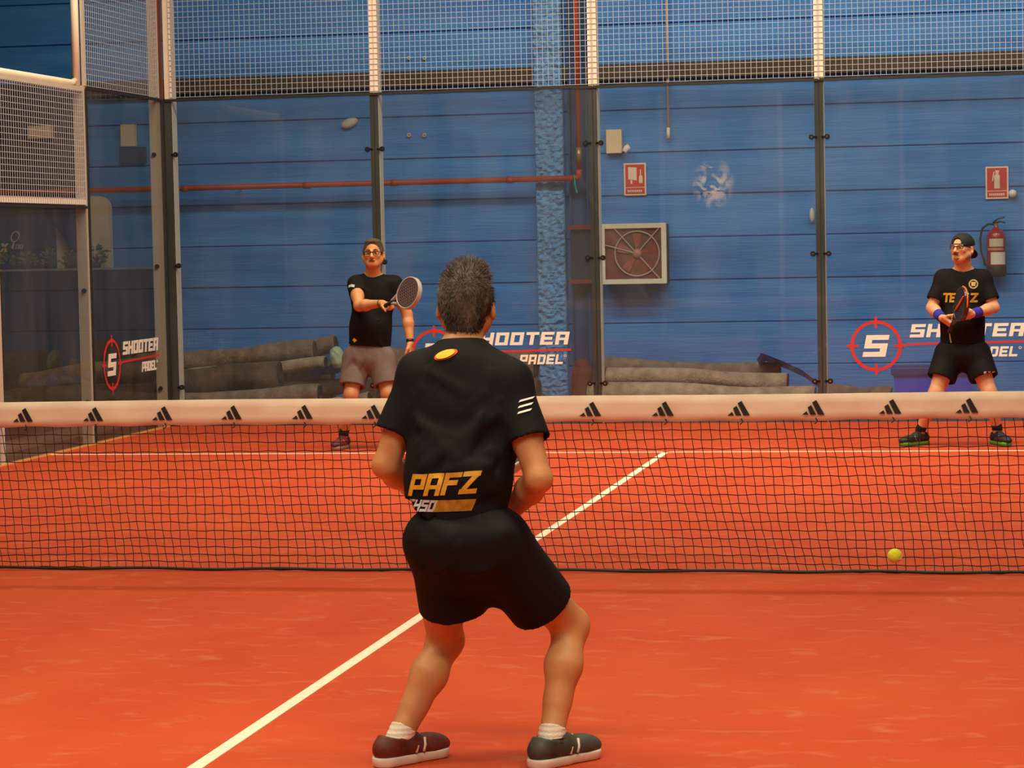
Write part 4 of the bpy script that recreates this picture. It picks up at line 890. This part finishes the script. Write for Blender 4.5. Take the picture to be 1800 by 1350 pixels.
def on_cloth(target, Q, o, Ux, Vz, cast, m, nm, off=.0022, sub=.012):
    """lay flat lettering quads on a garment: each quad subdivided and cast on the cloth along cast"""
    dg = bpy.context.evaluated_depsgraph_get(); me = target.data; wl = world_loc(target)
    bv = BVHTree.FromPolygons([v.co+wl for v in me.vertices], [tuple(p.vertices) for p in me.polygons])
    o, Ux, Vz, cast = [np.array(a, float) for a in (o, Ux, Vz, cast)]; cast = U3(cast); out = []
    for q in Q:
        if len(q) != 4:
            c = np.mean(q, 0); q2 = [[tuple(c), q[i], q[(i+1) % len(q)], tuple(c)] for i in range(len(q))]
        else: q2 = [q]
        mb = MB()
        for a, b, c, d in q2:
            a, b, c, d = [np.array(v, float) for v in (a, b, c, d)]; nu = max(1, int(math.ceil(max(np.linalg.norm(b-a), np.linalg.norm(c-d))/sub))); nv = max(1, int(math.ceil(max(np.linalg.norm(d-a), np.linalg.norm(c-b))/sub))); V = []; ok = True
            for i in range(nu+1):
                for j in range(nv+1):
                    p = (a*(1-i/nu)+b*i/nu)*(1-j/nv)+(d*(1-i/nu)+c*i/nu)*j/nv; w0 = o+Ux*p[0]+Vz*p[1]
                    hit = bv.ray_cast(Vector(w0-cast*.4), Vector(cast), .8)
                    if hit[0] is None: ok = False; break
                    nn_ = np.array(hit[1]); nn_ = nn_ if nn_@cast < 0 else -nn_; V.append(np.array(hit[0])+nn_*off)
                if not ok: break
            if ok: mb.add(V, [(i*(nv+1)+j, (i+1)*(nv+1)+j, (i+1)*(nv+1)+j+1, i*(nv+1)+j+1) for i in range(nu) for j in range(nv)])
        if mb.v: out.append(mb)
    if out:
        al = MB()
        for mb in out: al.add(mb.v, mb.f)
        return al.build(nm, m, target, True)
def glasses(parent, P, m, sc=1.0, lens=True):
    fr = MB()
    for s in (-1, 1):
        pts = [P(s*(.033+.0255*math.copysign(abs(math.cos(a))**.6, math.cos(a))), .099-.012*(abs(s*(.033+.0255*math.cos(a)))/.06)**2, .002+.0135*math.copysign(abs(math.sin(a))**.6, math.sin(a))) for a in np.linspace(0, 2*PI, 25)]
        fr.tube(pts, .0026, 6, False); fr.tube([P(s*.059, .086, .010), P(s*.080, .05, .008), P(s*.083, -.01, .004)], .0028, 6)
    fr.tube([P(-.008, .100, .006), P(0, .103, .008), P(.008, .100, .006)], .0026, 6)
    o = fr.build('glasses', m, parent, True)
    if lens:
        for s in (-1, 1):
            n = 20; V = [P(s*.033+.0245*math.copysign(abs(math.cos(a))**.6, math.cos(a)), .0985-.010*(abs(s*.033+.0245*math.cos(a))/.06)**2, .002+.0128*math.copysign(abs(math.sin(a))**.6, math.sin(a))) for a in np.linspace(0, 2*PI, n, endpoint=False)]
            MB().add(V+[v for v in [p-.001*(P(0, 1, 0)-P(0, 0, 0)) for p in V]], [tuple(range(n)), tuple(range(2*n-1, n-1, -1))]+[(i, (i+1) % n, (i+1) % n+n, i+n) for i in range(n)]).build('lens', glassl, o)
    return o
glassl = glass_mat('spectacle_lens', (.95, .95, .93), .0)
def eyes(parent, P, sc=1.0):
    for s in (-1, 1):
        e = MB(); c = P(s*.031, .0715, .002); R = .0118; n = 14; f = P(0, 1, 0)-P(0, 0, 0); r = P(1, 0, 0)-P(0, 0, 0); u = P(0, 0, 1)-P(0, 0, 0); V = []
        prof = [(R*math.sin(a), R*math.cos(a)) for a in np.linspace(.02, PI/2, 7)]
        def half(p, m, nm, par):
            V = [c+f*h+rr*(math.cos(2*PI*k/n)*r+math.sin(2*PI*k/n)*u) for rr, h in p for k in range(n)]; F = [(i*n+k, i*n+(k+1) % n, (i+1)*n+(k+1) % n, (i+1)*n+k) for i in range(len(p)-1) for k in range(n)]+[tuple(range(n))]
            return MB().add(V, F).build(nm, m, par, True)
        ey = half(prof, mat('eye_white', (196, 172, 156), .3), 'eye', parent); half([(.0005, R+.0012), (.0052, R+.0005), (.0055, R-.002)], mat('iris_dark', (50, 32, 22), .2), 'iris', ey)
def patch_hair(parent, P, M, cells, m, nm, h=.0035, n=0, A=.0012):
    S = SDF(h)
    for kind, a, b, ra, rb in cells:
        if kind == 'c': S.cone(P(*a), P(*b), ra, rb, k=.006)
        else: S.ell(P(*a), b, M, k=ra)
    S.disp(noisef(A, 700, 2)); return S.build(nm, m, parent)

# ------------------------------------------------------------ foreground player, seen from behind
def near_player():
    Y0 = -4.55; J = lambda px, py, dy=0: atY(px, py, Y0+dy)
    root = empty('person', (*atY(830, 1340, Y0)[:2], 0), 'person with short grey hair seen from behind, black jersey and shorts, legs apart', 'person')
    fwd = U3([-.10, 1, 0]); h = .0055
    hc = J(820, 538, .16); Mh = rot(frame3((1, .06, 0), (.02, .0, 1)), 0, -4, 0)
    nb = J(812, 606, .10); chest = J(815, 705, .08); belly = J(806, 830, .02); pel = J(815, 950, .0)
    shL = J(737, 655, .10); shR = J(897, 670, .08); elL = J(678, 818, .05); wrL = J(742, 868, .30); elR = J(947, 842, -.02); wrR = J(893, 905, .24)
    hipL = J(765, 960, .0); hipR = J(876, 965, .0); knL = J(783, 1125, .20); anL = J(695, 1312, .0); knR = J(1003, 1100, .22); anR = J(966, 1314, .02)
    up = U3(nb-pel); Mt = frame3(shR-shL, up)
    S = SDF(h)
    P = head(S, hc, Mh, 1.0)
    S.cone(hc-Mh[2]*.07-Mh[1]*.02, nb+np.array([0, .0, -.02]), .058, .062, k=.03)
    S.ell(chest, (.168, .105, .16), Mt, k=.04).ell(belly, (.150, .105, .14), Mt, k=.05).ell(pel, (.155, .115, .11), Mt, k=.04)
    for a in (shL, shR): S.cone(nb-up*.03, a, .055, .058, k=.04)
    arm(S, shL, elL, wrL); arm(S, shR, elR, wrR)
    # both hands close on the racket held in front of the belly
    gb = J(856, 918, .36); gt = gb+np.array([.13, .50, .80])
    gd = U3(gt-gb); dR = U3(gb+gd*.03-wrR)
    hand(S, wrR, U3((gb+gd*.04)-wrR), U3([-.2, .5, .9]), U3(gd), [60, 75, 45], thumb=(.7, .8))
    hand(S, wrL, U3([.8, .5, -.05]), U3([.1, -.3, 1]), U3(np.cross([.8, .5, -.05], [.1, -.3, 1])), [45, 50, 30], thumb=(.6, .6))
    leg(S, hipL, knL, anL, -1, fwd); leg(S, hipR, knR, anR, 1, fwd)
    
    S.build('body', skin2, root)
    # jersey
    S = SDF(h); 
    for a, e in ((shL, elL), (shR, elR)):
        d = U3(e-a); ln = .205; end = a+d*ln; out = 1 if a is shR else -1
        S.cone(a+np.array([0, 0, -.005]), end, .060, .073, k=.03, capb=True)
    for a, e in ((shL, elL), (shR, elR)):
        d = U3(e-a); end = a+d*.205; S.cone(end-d*.05, end+d*.06, .060, .067, k=.004, op='sub')
    for a in (shL, shR): S.cone(nb-up*.055, a, .066, .062, k=.05)
    S.cone(nb-up*.05, nb+up*.004, .09, .066, k=.03, capb=True)
    S.ell(chest, (.176, .128, .18), Mt, k=.06).ell(chest-up*.09, (.178, .122, .17), Mt, k=.05).ell(belly-up*.01, (.170, .128, .17), Mt, k=.05)
    wl = J(792, 905, 0); S.cone(belly, wl+np.array([.012, .0, -.05]), .15, .155, k=.05, sq=(Mt[1], .80))
    S.cut(J(780, 922, 0), (-.02, 0, -1)); S.strokes(wrinkles(belly+up*.02, (.17, .12, .16), Mt, [(1, 0, .35), (1, 0, -.3), (.6, 0, 1)], 34, 5, .014)+wrinkles(chest, (.17, .12, .14), Mt, [(1, 0, 1), (1, 0, -1), (.3, 0, 1)], 22, 6, .010)+[(shR-up*.10+Mt[1]*-.10, belly-Mt[0]*.1-Mt[1]*.12, .012, .02), (shR-up*.14+Mt[1]*-.10, belly-up*.05-Mt[0]*.02-Mt[1]*.12, -.010, .018), (shL-up*.14-Mt[1]*.1, belly+up*.02+Mt[0]*.04-Mt[1]*.12, .010, .02)])
    S.cone(J(780, 985, 0), J(784, 915, 0), .155, .145, k=.004, op='sub', sq=(Mt[1], .78))
    shirt = S.build('jersey', shirtm, root)
    # collar rib
    mb = MB(); c = nb+up*.002; mb.tube([c+.066*(math.cos(a)*Mt[0]+math.sin(a)*Mt[1])+up*.002 for a in np.linspace(0, 2*PI, 33)], .006, 8, False); mb.build('collar', mat('collar_rib', (30, 27, 26), .8), shirt, True)
    # shorts
    S = SDF(h); hemL = J(796, 1066, .10); hemR = J(952, 1062, .16); hL0 = J(782, 955, .0); hR0 = J(872, 960, .0)
    for a, e in ((hL0, hemL), (hR0, hemR)): S.cone(a, e, .112, .108, k=.02, capb=True)
    S.cone(pel-up*.05, J(856, 1040, .06), .10, .045, k=.05)
    for a, e in ((hL0, hemL), (hR0, hemR)): d = U3(e-a); S.cone(e-d*.06, e+d*.03, .070, .095, k=.004, op='sub')
    S.ell(pel, (.185, .142, .12), Mt, k=.06).cone(J(792, 912, .02), pel, .135, .15, k=.04, sq=(Mt[1], .82), capa=True)
    S.strokes(wrinkles(pel-up*.06, (.17, .13, .12), Mt, [(.5, 0, 1), (-.5, 0, 1), (1, 0, .2)], 30, 8, .013, .02, .2))
    shorts = S.build('shorts', shortm, root)
    # print on the back
    gx = .0018
    def lay(px, py, Q, m, nm, sl=0, of=.003): return on_cloth(shirt, Q, J(px, py, 0), (1, 0, sl), (0, 0, 1), (0, 1, 0), m, nm, of)
    k = 1/556
    fl = lambda r0, r1: [[(r*math.cos(a)*1.0+r*.35*math.sin(a), r*.42*math.sin(a)) for r, a in ((r0, p), (r1, p), (r1, q), (r0, q))] for p, q in [(2*PI*i/20, 2*PI*(i+1)/20) for i in range(20)]]
    lay(784, 624, fl(.0, .036), mat('flag_red', (226, 70, 30), .5), 'flag_patch_edge', .12, .003); lay(784, 624, fl(0, .029), yellow, 'flag_patch', .12, .007)
    for i, ch in enumerate('PAFZ'): lay(726+i*31, 868-i*2, letters(ch, .068, .054, .30), gold, 'back_letter', .05)
    for i, ch in enumerate('EHSO'): lay(722+i*14, 893, letters(ch, .036, .024, .4), silver, 'back_letter', .02)
    lay(772, 893, [[(0, 0), (.125, 0), (.140, .036), (.015, .036)]], mat('gold_bar', (168, 122, 26), .5, .3, (40, 40, 40)), 'gold_bar', .03)
    lay(722, 914, [[(0, 0), (.225, 0), (.225, .024), (0, .024)]], mat('dull_gold', (112, 92, 40), .6, .3, (60, 20, 60)), 'hem_stripe', .0)
    for i in range(3): lay(912, 708+i*10, [[(0, -.0), (.036, .0), (.040, .006), (.004, .006)]], whitem, 'sleeve_stripe', .25, .006)
    # hair
    r, f, u = Mh; S = SDF(.004)
    S.ell(P(0, -.018, .036), (.081, .096, .090), Mh, k=.02).ell(P(0, .0, .085), (.062, .075, .055), Mh, k=.03).ell(P(.012, -.01, .112), (.040, .05, .026), Mh, k=.03)
    S.ell(P(0, -.055, -.03), (.062, .052, .062), Mh, k=.03).ell(P(0, -.066, -.075), (.045, .030, .03), Mh, k=.02)
    for s in (-1, 1): S.ell(P(s*.066, -.01, .01), (.018, .045, .04), Mh, k=.02); S.ell(P(s*.083, -.004, -.014), (.016, .03, .034), Mh, k=.006, op='sub')
    S.ell(P(0, .095, -.03), (.09, .075, .10), Mh, k=.01, op='sub')
    S.disp(noisef(.0035, 130, 4)); S.disp(noisef(.0018, 330, 5))
    hairm = mat('grey_brown_hair', (44, 36, 31), .75, 0, (22, 22, 9), rgb2=(104, 92, 82))
    hair = S.build('hair', hairm, root)
    me = hair.data; nv = len(me.vertices); mb = MB(); R = random.Random(2); off = np.array(world_loc(hair))
    for _ in range(5200):
        v = me.vertices[R.randrange(nv)]; nrm = np.array(v.normal); p = np.array(v.co)+off; lv = p-hc; z = lv@u; y = lv@f
        if y > .085: continue
        tt = min(1, max(0, (z-.02)/.08)); flow = U3(nrm*.42+(-u*.9*(1-tt)+(u*.25+f*.4)*tt)-f*.1+np.array([R.uniform(-.3, .3) for _ in range(3)])); ln = R.uniform(.010, .020)*(1.25 if z > .08 else 1); sd = U3(np.cross(flow, nrm)+1e-4)*.0011
        mb.add([p-sd, p+sd, p+flow*ln*.6+sd*.6+nrm*.001, p+flow*ln], [(0, 1, 2), (0, 2, 3)])
    tag(mb.build('loose_hair', hairm, hair), kind='stuff')
    # socks, shoes
    sockm = mat('white_sock', (235, 222, 206), .9, .04, (40, 40, 40), bump=.3, bscale=200)
    for a, kn in ((anL, knL), (anR, knR)): s_ = sock(root, a, a+U3(kn-a)*.065, sockm, .043, .004)
    for a, kn in ((anR, knR),):
        for i in range(2): c = a+U3(kn-a)*(.035-.014*i); MB().tube([c+.0462*np.array([math.cos(t), math.sin(t), 0]) for t in np.linspace(0, 2*PI, 25)], .0022, 5, False).build('sock_stripe', rubber, s_)
    sm1 = mat('shoe_dark_red', (104, 44, 40), .6, .3, (20, 20, 20)); sw = mat('shoe_white', (232, 218, 204), .6)
    shoe(root, anL, (.62, .78, 0), sm1, sw, sw, .29, 0, sw, .004); shoe(root, anR, (.60, .80, 0), mat('shoe_grey_green', (70, 70, 62), .6, .3, (20, 20, 20)), sw, sw, .29, 0, sw, .0045)
    # wrist band and the racket
    d = U3(elL-wrL); c = elL+(wrL-elL)*.72; mb = MB(); mb.tube([c-d*.022, c+d*.022], [.037, .040], 18); mb.build('wristband', whitem, root, True)
    return root, racket('padel_racket', gb, gb+U3(gt-gb)*.455, U3([-.25, -.9, .5]), 'silver and black racket held in front of the foreground player', mat('racket_dark', (50, 50, 52), .35), mat('racket_silver', (200, 205, 205), .3), mat('grip_white', (220, 215, 205), .8), None)
near_player()

def torso_clothes(root, h, nb, up, Mt, shL, shR, elL, elR, chest, belly, pel, hem, shm, slv=.19, seed=1, wr=.085):
    S = SDF(h)
    sl_ = slv if hasattr(slv, '__len__') else (slv, slv)
    for (a, e), slv in zip(((shR, elR), (shL, elL)), sl_): d = U3(e-a); S.cone(a, a+d*slv, .060, .068, k=.02, capb=True)
    for (a, e), slv in zip(((shR, elR), (shL, elL)), sl_): d = U3(e-a); S.cone(a+d*(slv-.04), a+d*(slv+.05), .050, .064, k=.004, op='sub')
    for a in (shL, shR): S.cone(nb-up*.045, a, .060, .060, k=.05)
    S.cone(nb-up*.05, nb-up*.002, .085, .066, k=.03, capb=True)
    S.ell(chest, (.180, .128, .16), Mt, k=.06).cone(chest-up*.03, hem-up*.05, .158, .172, k=.05, sq=(Mt[1], .80)).ell(belly+Mt[1]*.02, (.15, .13, .16), Mt, k=.06)
    S.cut(hem, -up); S.strokes(wrinkles(belly+up*.03, (.17, .14, .18), Mt, [(1, 0, .4), (1, 0, -.4), (.5, 0, 1)], 40, seed, .009, .015))
    S.ell(nb+up*.02+Mt[1]*.045, (.050, .05, .040), Mt, k=.006, op='sub')
    return S.build('t_shirt', shm, root)
def shorts_(root, h, pel, up, Mt, hips, hems, m, top, seed=1, r0=.115, r1=.10):
    S = SDF(h)
    for a, e in zip(hips, hems): S.cone(a, e, r0, r1, k=.02, capb=True)
    for a, e in zip(hips, hems): d = U3(e-a); S.cone(e-d*.05, e+d*.03, r1-.035, r1-.012, k=.004, op='sub')
    S.ell(pel, (.178, .140, .11), Mt, k=.06).cone(top, pel, .145, .15, k=.04, sq=(Mt[1], .85), capa=True); S.strokes(wrinkles(pel-up*.1, (.17, .13, .12), Mt, [(.4, 0, 1), (-.4, 0, 1)], 26, seed, .009, .018, .18))
    return S.build('shorts', m, root)

# ------------------------------------------------------------ player swinging, left beyond the net
def left_player():
    Y0 = 7.42; J = lambda px, py, dy=0: atY(px, py, Y0+dy); h = .006
    root = empty('person', (*J(650, 795)[:2], 0), 'person with glasses in black t-shirt and grey-brown shorts swinging a racket', 'person')
    fwd = U3([.25, -1, 0])
    # his right side is on our left
    nb = J(655, 484, .0); chest = J(656, 520, .02); belly = J(650, 575, .0); pel = J(649, 628, .02)
    sR = J(626, 499, -.02); sL = J(693, 499, .03); eR = J(631, 538, -.20); wR = J(672, 533, -.33); eL = J(716, 553, .04); wL = J(721, 604, -.03)
    hR = J(627, 632, .02); hL = J(672, 632, .02); kR = J(617, 694, -.10); aR = J(604, 764, .02); kL = J(682, 692, -.08); aL = J(691, 772, .04)
    up = U3(nb-pel); Mt = frame3(sR-sL, up)              # right = his right (towards -x), forward = towards the camera
    hc = J(656, 446, -.06); Mh = rot(frame3((-1, -.12, 0), (0, 0, 1)), 0, 4, 0); Mh[1] = Mh[1]
    S = SDF(h*.8); P = head(S, hc, Mh, .98, 1)
    S.cone(hc-Mh[2]*.07-Mh[1]*.015, nb-up*.03, .058, .063, k=.03)
    S.ell(chest, (.165, .108, .15), Mt, k=.04).ell(belly, (.150, .125, .14), Mt, k=.05).ell(pel, (.150, .115, .11), Mt, k=.04)
    for a in (sR, sL): S.cone(nb-up*.03, a, .052, .056, k=.04)
    arm(S, sR, eR, wR); arm(S, sL, eL, wL)
    gb = J(674, 539, -.37); gt = J(737, 506, -.60); gd = U3(gt-gb)
    hand(S, wR, U3([.75, -.4, -.05]), U3([.1, -.15, -1]), U3([.3, -.6, .6]), [70, 80, 45], thumb=(.7, .8))
    hand(S, wL, U3([.05, -.15, -1]), U3([-1, 0, 0]), U3([.0, -1, .1]), [22, 25, 15], thumb=(.3, .3))
    leg(S, hR, kR, aR, -1, fwd); leg(S, hL, kL, aL, 1, fwd)
    for a in (aR, aL): S.cone(a, (a[0], a[1], .07), .031, .030, k=.02)
    S.build('body', skin2, root)
    sh = torso_clothes(root, h, nb, up, Mt, sR, sL, eR, eL, chest, belly, pel, J(650, 606, .02), shirtm, (.15, .115), 3)
    shorts_(root, h, pel, up, Mt, (hR, hL), (hR+(kR-hR)*.76, hL+(kL-hL)*.76), greysh, J(650, 598, .02), 5, .118, .104)
    # face
    eyes(root, P); glasses(root, P, blackm, 1)
    MB().lathe([(.001, .004), (.014, .003), (.016, -.002), (.012, -.008)], (0, 0, 0), 12).build('mouth', mat('mouth_dark', (112, 50, 42), .5), root).data.transform(Matrix.Translation(Vector(P(0, .083, -.062))-root.location+root.location) @ Matrix((tuple(Mh[0])+(0,), tuple(Mh[2]*.55)+(0,), tuple(Mh[1])+(0,), (0, 0, 0, 1))).transposed()) if False else None
    mm = SDF(.0025); mm.ell(P(0, .088, -.062), (.023, .006, .0075), Mh, k=.004); mm.build('mouth', mat('mouth_dark', (112, 50, 42), .5), root)
    bw = mat('brow_grey', (78, 62, 50), .8)
    for s in (-1, 1): MB().tube([P(s*.014, .0955, .026), P(s*.030, .093, .031), P(s*.047, .082, .027)], [.0026, .004, .002], 6).build('eyebrow', bw, root, True)
    hm = mat('hair_grey_brown', (72, 58, 44), .8, .2, (60, 60, 20))
    S = SDF(.0045); S.ell(P(0, -.020, .034), (.082, .096, .086), Mh, k=.02).ell(P(0, .01, .095), (.058, .065, .024), Mh, k=.03)
    for s in (-1, 1): S.ell(P(s*.073, .012, .012), (.010, .028, .034), Mh, k=.015); S.ell(P(s*.083, .0, -.022), (.016, .03, .034), Mh, k=.006, op='sub')
    S.ell(P(0, .118, .030), (.072, .064, .076), Mh, k=.008, op='sub').ell(P(0, .07, -.07), (.10, .075, .07), Mh, k=.01, op='sub'); S.disp(noisef(.002, 200, 4)); S.build('hair', hm, root)
    # armband, watch, badge, socks, shoes
    on_cloth(sh, [[(-.035, -.022), (-.012, .002), (-.012, .022), (-.035, .0)], [(-.012, .002), (.018, .010), (.018, .030), (-.012, .022)], [(.018, .010), (.046, .004), (.046, .024), (.018, .030)]], J(621, 506), (1, 0, 0), (0, 0, 1), (0, 1, 0), silver, 'sleeve_band', .004)
    on_cloth(sh, [[(-.02, 0), (0, -.018), (.025, 0), (0, .018)]], J(629, 597), (1, 0, 0), (0, 0, 1), (0, 1, 0), yellow, 'hem_badge')
    d = U3(wL-eL); w_ = MB(); w_.tube([wL-d*.035, wL-d*.012], [.031, .031], 14).build('watch_strap', blackm, root, True)
    d = U3(wR-eR); MB().tube([wR-d*.025, wR-d*.018], [.033, .032], 14).build('bracelet', blackm, root, True)
    sk = mat('dark_sock', (46, 38, 36), .9)
    for a, k_ in ((aR, kR), (aL, kL)): sock(root, a, a+U3(k_-a)*.06, sk, .041, .006)
    sr = mat('shoe_black_red', (58, 34, 34), .6, .4, (25, 25, 25), rgb2=(150, 44, 36)); gs = mat('sole_grey', (150, 140, 132), .6)
    shoe(root, aR, (-.12, -1, 0), sr, gs, rubber, .28, 0, redm); shoe(root, aL, (.35, -1, 0), sr, gs, rubber, .28, 0, redm)
    racket('padel_racket', gb, gb+gd*.455, U3([-.15, -.9, .35]), 'grey racket with pale edge in the right hand of the swinging player', mat('racket_mauve', (92, 78, 82), .4), mat('racket_pale', (176, 168, 160), .35), mat('grip_black', (30, 28, 28), .8), None)
left_player()

# ------------------------------------------------------------ player waiting, right beyond the net
def right_player():
    Y0 = 7.5; J = lambda px, py, dy=0: atY(px, py, Y0+dy); h = .006
    root = empty('person', (*J(1685, 778)[:2], 0), 'person in backwards black cap and black t-shirt with gold print, legs apart', 'person')
    fwd = U3([.1, -1, 0])
    nb = J(1693, 474, .0); chest = J(1692, 512, .02); belly = J(1692, 566, -.0); pel = J(1692, 620, .02)
    sR = J(1658, 489, .02); sL = J(1728, 489, .02); eR = J(1638, 541, -.04); wR = J(1656, 559, -.20); eL = J(1747, 541, -.04); wL = J(1709, 552, -.21)
    hR = J(1669, 624, .02); hL = J(1715, 624, .02); kR = J(1645, 692, -.09); aR = J(1618, 756, .02); kL = J(1739, 690, -.09); aL = J(1753, 754, .02)
    up = U3(nb-pel); Mt = frame3(sR-sL, up)
    hc = J(1691, 437, -.06); Mh = rot(frame3((-1, -.05, 0), (0, 0, 1)), -32, 6, 0)
    S = SDF(h*.8); P = head(S, hc, Mh, .98)
    S.cone(hc-Mh[2]*.07-Mh[1]*.02, nb-up*.03, .060, .065, k=.03)
    S.ell(chest, (.168, .112, .15), Mt, k=.04).ell(belly, (.155, .125, .14), Mt, k=.05).ell(pel, (.150, .115, .11), Mt, k=.04)
    for a in (sR, sL): S.cone(nb-up*.03, a, .054, .060, k=.04)
    arm(S, sR, eR, wR); arm(S, sL, eL, wL)
    gb = J(1669, 583, -.30); gd = U3(np.array([.135, -.31, .30])); tip = gb+gd*.455
    hand(S, wR, U3([.62, -.3, -.45]), U3([.6, .3, .5]), U3([.3, -.8, .5]), [75, 80, 45], thumb=(.8, .8))
    hand(S, wL, U3([-.85, -.35, -.1]), U3([0, .6, .3]), U3([-.1, -.3, .8]), [40, 45, 30], thumb=(.5, .6))
    leg(S, hR, kR, aR, -1, fwd); leg(S, hL, kL, aL, 1, fwd)
    for a in (aR, aL): S.cone(a, (a[0], a[1], .07), .031, .030, k=.02)
    S.build('body', skin, root)
    sh = torso_clothes(root, h, nb, up, Mt, sR, sL, eR, eL, chest, belly, pel, J(1692, 602, .02), shirtm, .185, 6)
    so = shorts_(root, h, pel, up, Mt, (hR, hL), (hR+(kR-hR)*.62, hL+(kL-hL)*.62), shortm, J(1692, 594, .02), 9, .118, .112)
    eyes(root, P); glasses(root, P, blackm, 1)
    bd = mat('grey_beard', (150, 116, 96), .9, .3, (120, 120, 120)); ms = mat('moustache_brown', (82, 58, 46), .9)
    patch_hair(root, P, Mh, [('c', (-.022, .0955, -.053), (0, .101, -.047), .0045, .006), ('c', (0, .101, -.047), (.022, .0955, -.053), .006, .0045)], ms, 'moustache')
    patch_hair(root, P, Mh, [('c', (-.020, .084, -.082), (.020, .084, -.082), .006, .006), ('e', (0, .054, -.090), np.array([.034, .030, .022]), .01, 0), ('c', (-.057, .006, -.056), (-.024, .054, -.089), .0265, .0215), ('c', (.057, .006, -.056), (.024, .054, -.089), .0265, .0215)], bd, 'beard')
    # cap worn backwards
    capm = mat('black_cap', (22, 22, 28), .8); S = SDF(.0045)
    S.ell(P(0, -.014, .036), (.086, .104, .088), Mh, k=.01); S.cut(P(0, 0, .020), -(Mh[2]*.96+Mh[1]*.16)); S.ell(P(0, .105, .045), (.040, .05, .034), Mh, k=.004, op='sub'); cp = S.build('cap', capm, root)
    S = SDF(.0045); S.ell(P(0, -.125, -.022), (.066, .060, .012), rot(Mh, 0, 42, 0), k=.01); S.build('cap_peak', capm, cp)
    MB().tube([P(.088*math.sin(a), -.014+.103*math.cos(a), .026) for a in np.linspace(-.85, .85, 12)], .006, 6).build('cap_strap', capm, cp, True)
    # print on the shirt
    rt = (1, 0, 0)
    for i, (ch, px) in enumerate((('T', 1657), ('E', 1669), ('Z', 1705))): on_cloth(sh, letters(ch, .072, .058, .12), J(px, 531), rt, (0, 0, 1), (0, 1, 0), gold, 'chest_letter')
    cr = J(1711, 499); pale = mat('crest_gold', (206, 180, 120), .5, .25, (90, 90, 90))
    on_cloth(sh, ringq(.026, .036, 24), cr, rt, (0, 0, 1), (0, 1, 0), pale, 'crest_ring', .003)
    on_cloth(sh, [[(-.015, -.016), (.015, -.016), (.018, .016), (-.018, .016)]], cr, rt, (0, 0, 1), (0, 1, 0), pale, 'crest_shield', .003)
    on_cloth(sh, [[(-.014, -.018), (.004, -.022), (.012, .018), (-.006, .022)]], J(1634, 508), rt, (0, 0, 1), (0, 1, 0), whitem, 'sleeve_patch', .003)
    for i in range(3): on_cloth(so, [[(0, 0), (.018, 0), (.023, .016), (.005, .016)]], J(1729+i*7, 655), rt, (0, 0, 1), (0, 1, 0), silver, 'shorts_letter', .003)
    bl = mat('blue_wristband', (52, 44, 170), .9, bump=.4, bscale=300)
    for a, e in ((wR, eR), (wL, eL)):
        d = U3(a-e); wb = MB().tube([a-d*.085, a-d*.08, a-d*.012, a-d*.007], [.034, .041, .038, .031], 18).build('wristband', bl, root, True)
        q = a-d*.045+np.array([0, -.0405, 0]); MB().box(q-np.array([.010, .001, .007]), q+np.array([.010, .001, .007])).build('emblem', whitem, wb)
    sk = mat('black_sock', (28, 24, 24), .9); sb = mat('shoe_black', (36, 33, 33), .6, .2, (20, 20, 20)); gn = mat('sole_green', (92, 168, 62), .6)
    for a, k_ in ((aR, kR), (aL, kL)): sock(root, a, a+U3(k_-a)*.05, sk, .041, .006)
    shoe(root, aR, (-.75, -.75, 0), sb, gn, rubber, .28, 0, mat('shoe_grey_stripe', (120, 116, 116), .5)); shoe(root, aL, (.45, -.9, 0), sb, gn, rubber, .28, 0, MT['shoe_grey_stripe'])
    rk = racket('padel_racket', gb, tip, U3([-.95, -.30, .05]), 'black racket with orange stripe held by the capped player', mat('racket_black', (34, 34, 34), .3), mat('racket_gloss', (40, 40, 42), .2, coat=.6), mat('grip_dark', (40, 36, 34), .8), mat('orange_decal', (226, 96, 30), .4))
    P0 = gb; MB().tube([P0, P0+np.array([.004, 0, -.05]), P0+np.array([.012, 0, -.085])], .004, 6).build('wrist_cord', mat('cord_gold', (190, 150, 80), .7), rk)
right_player()
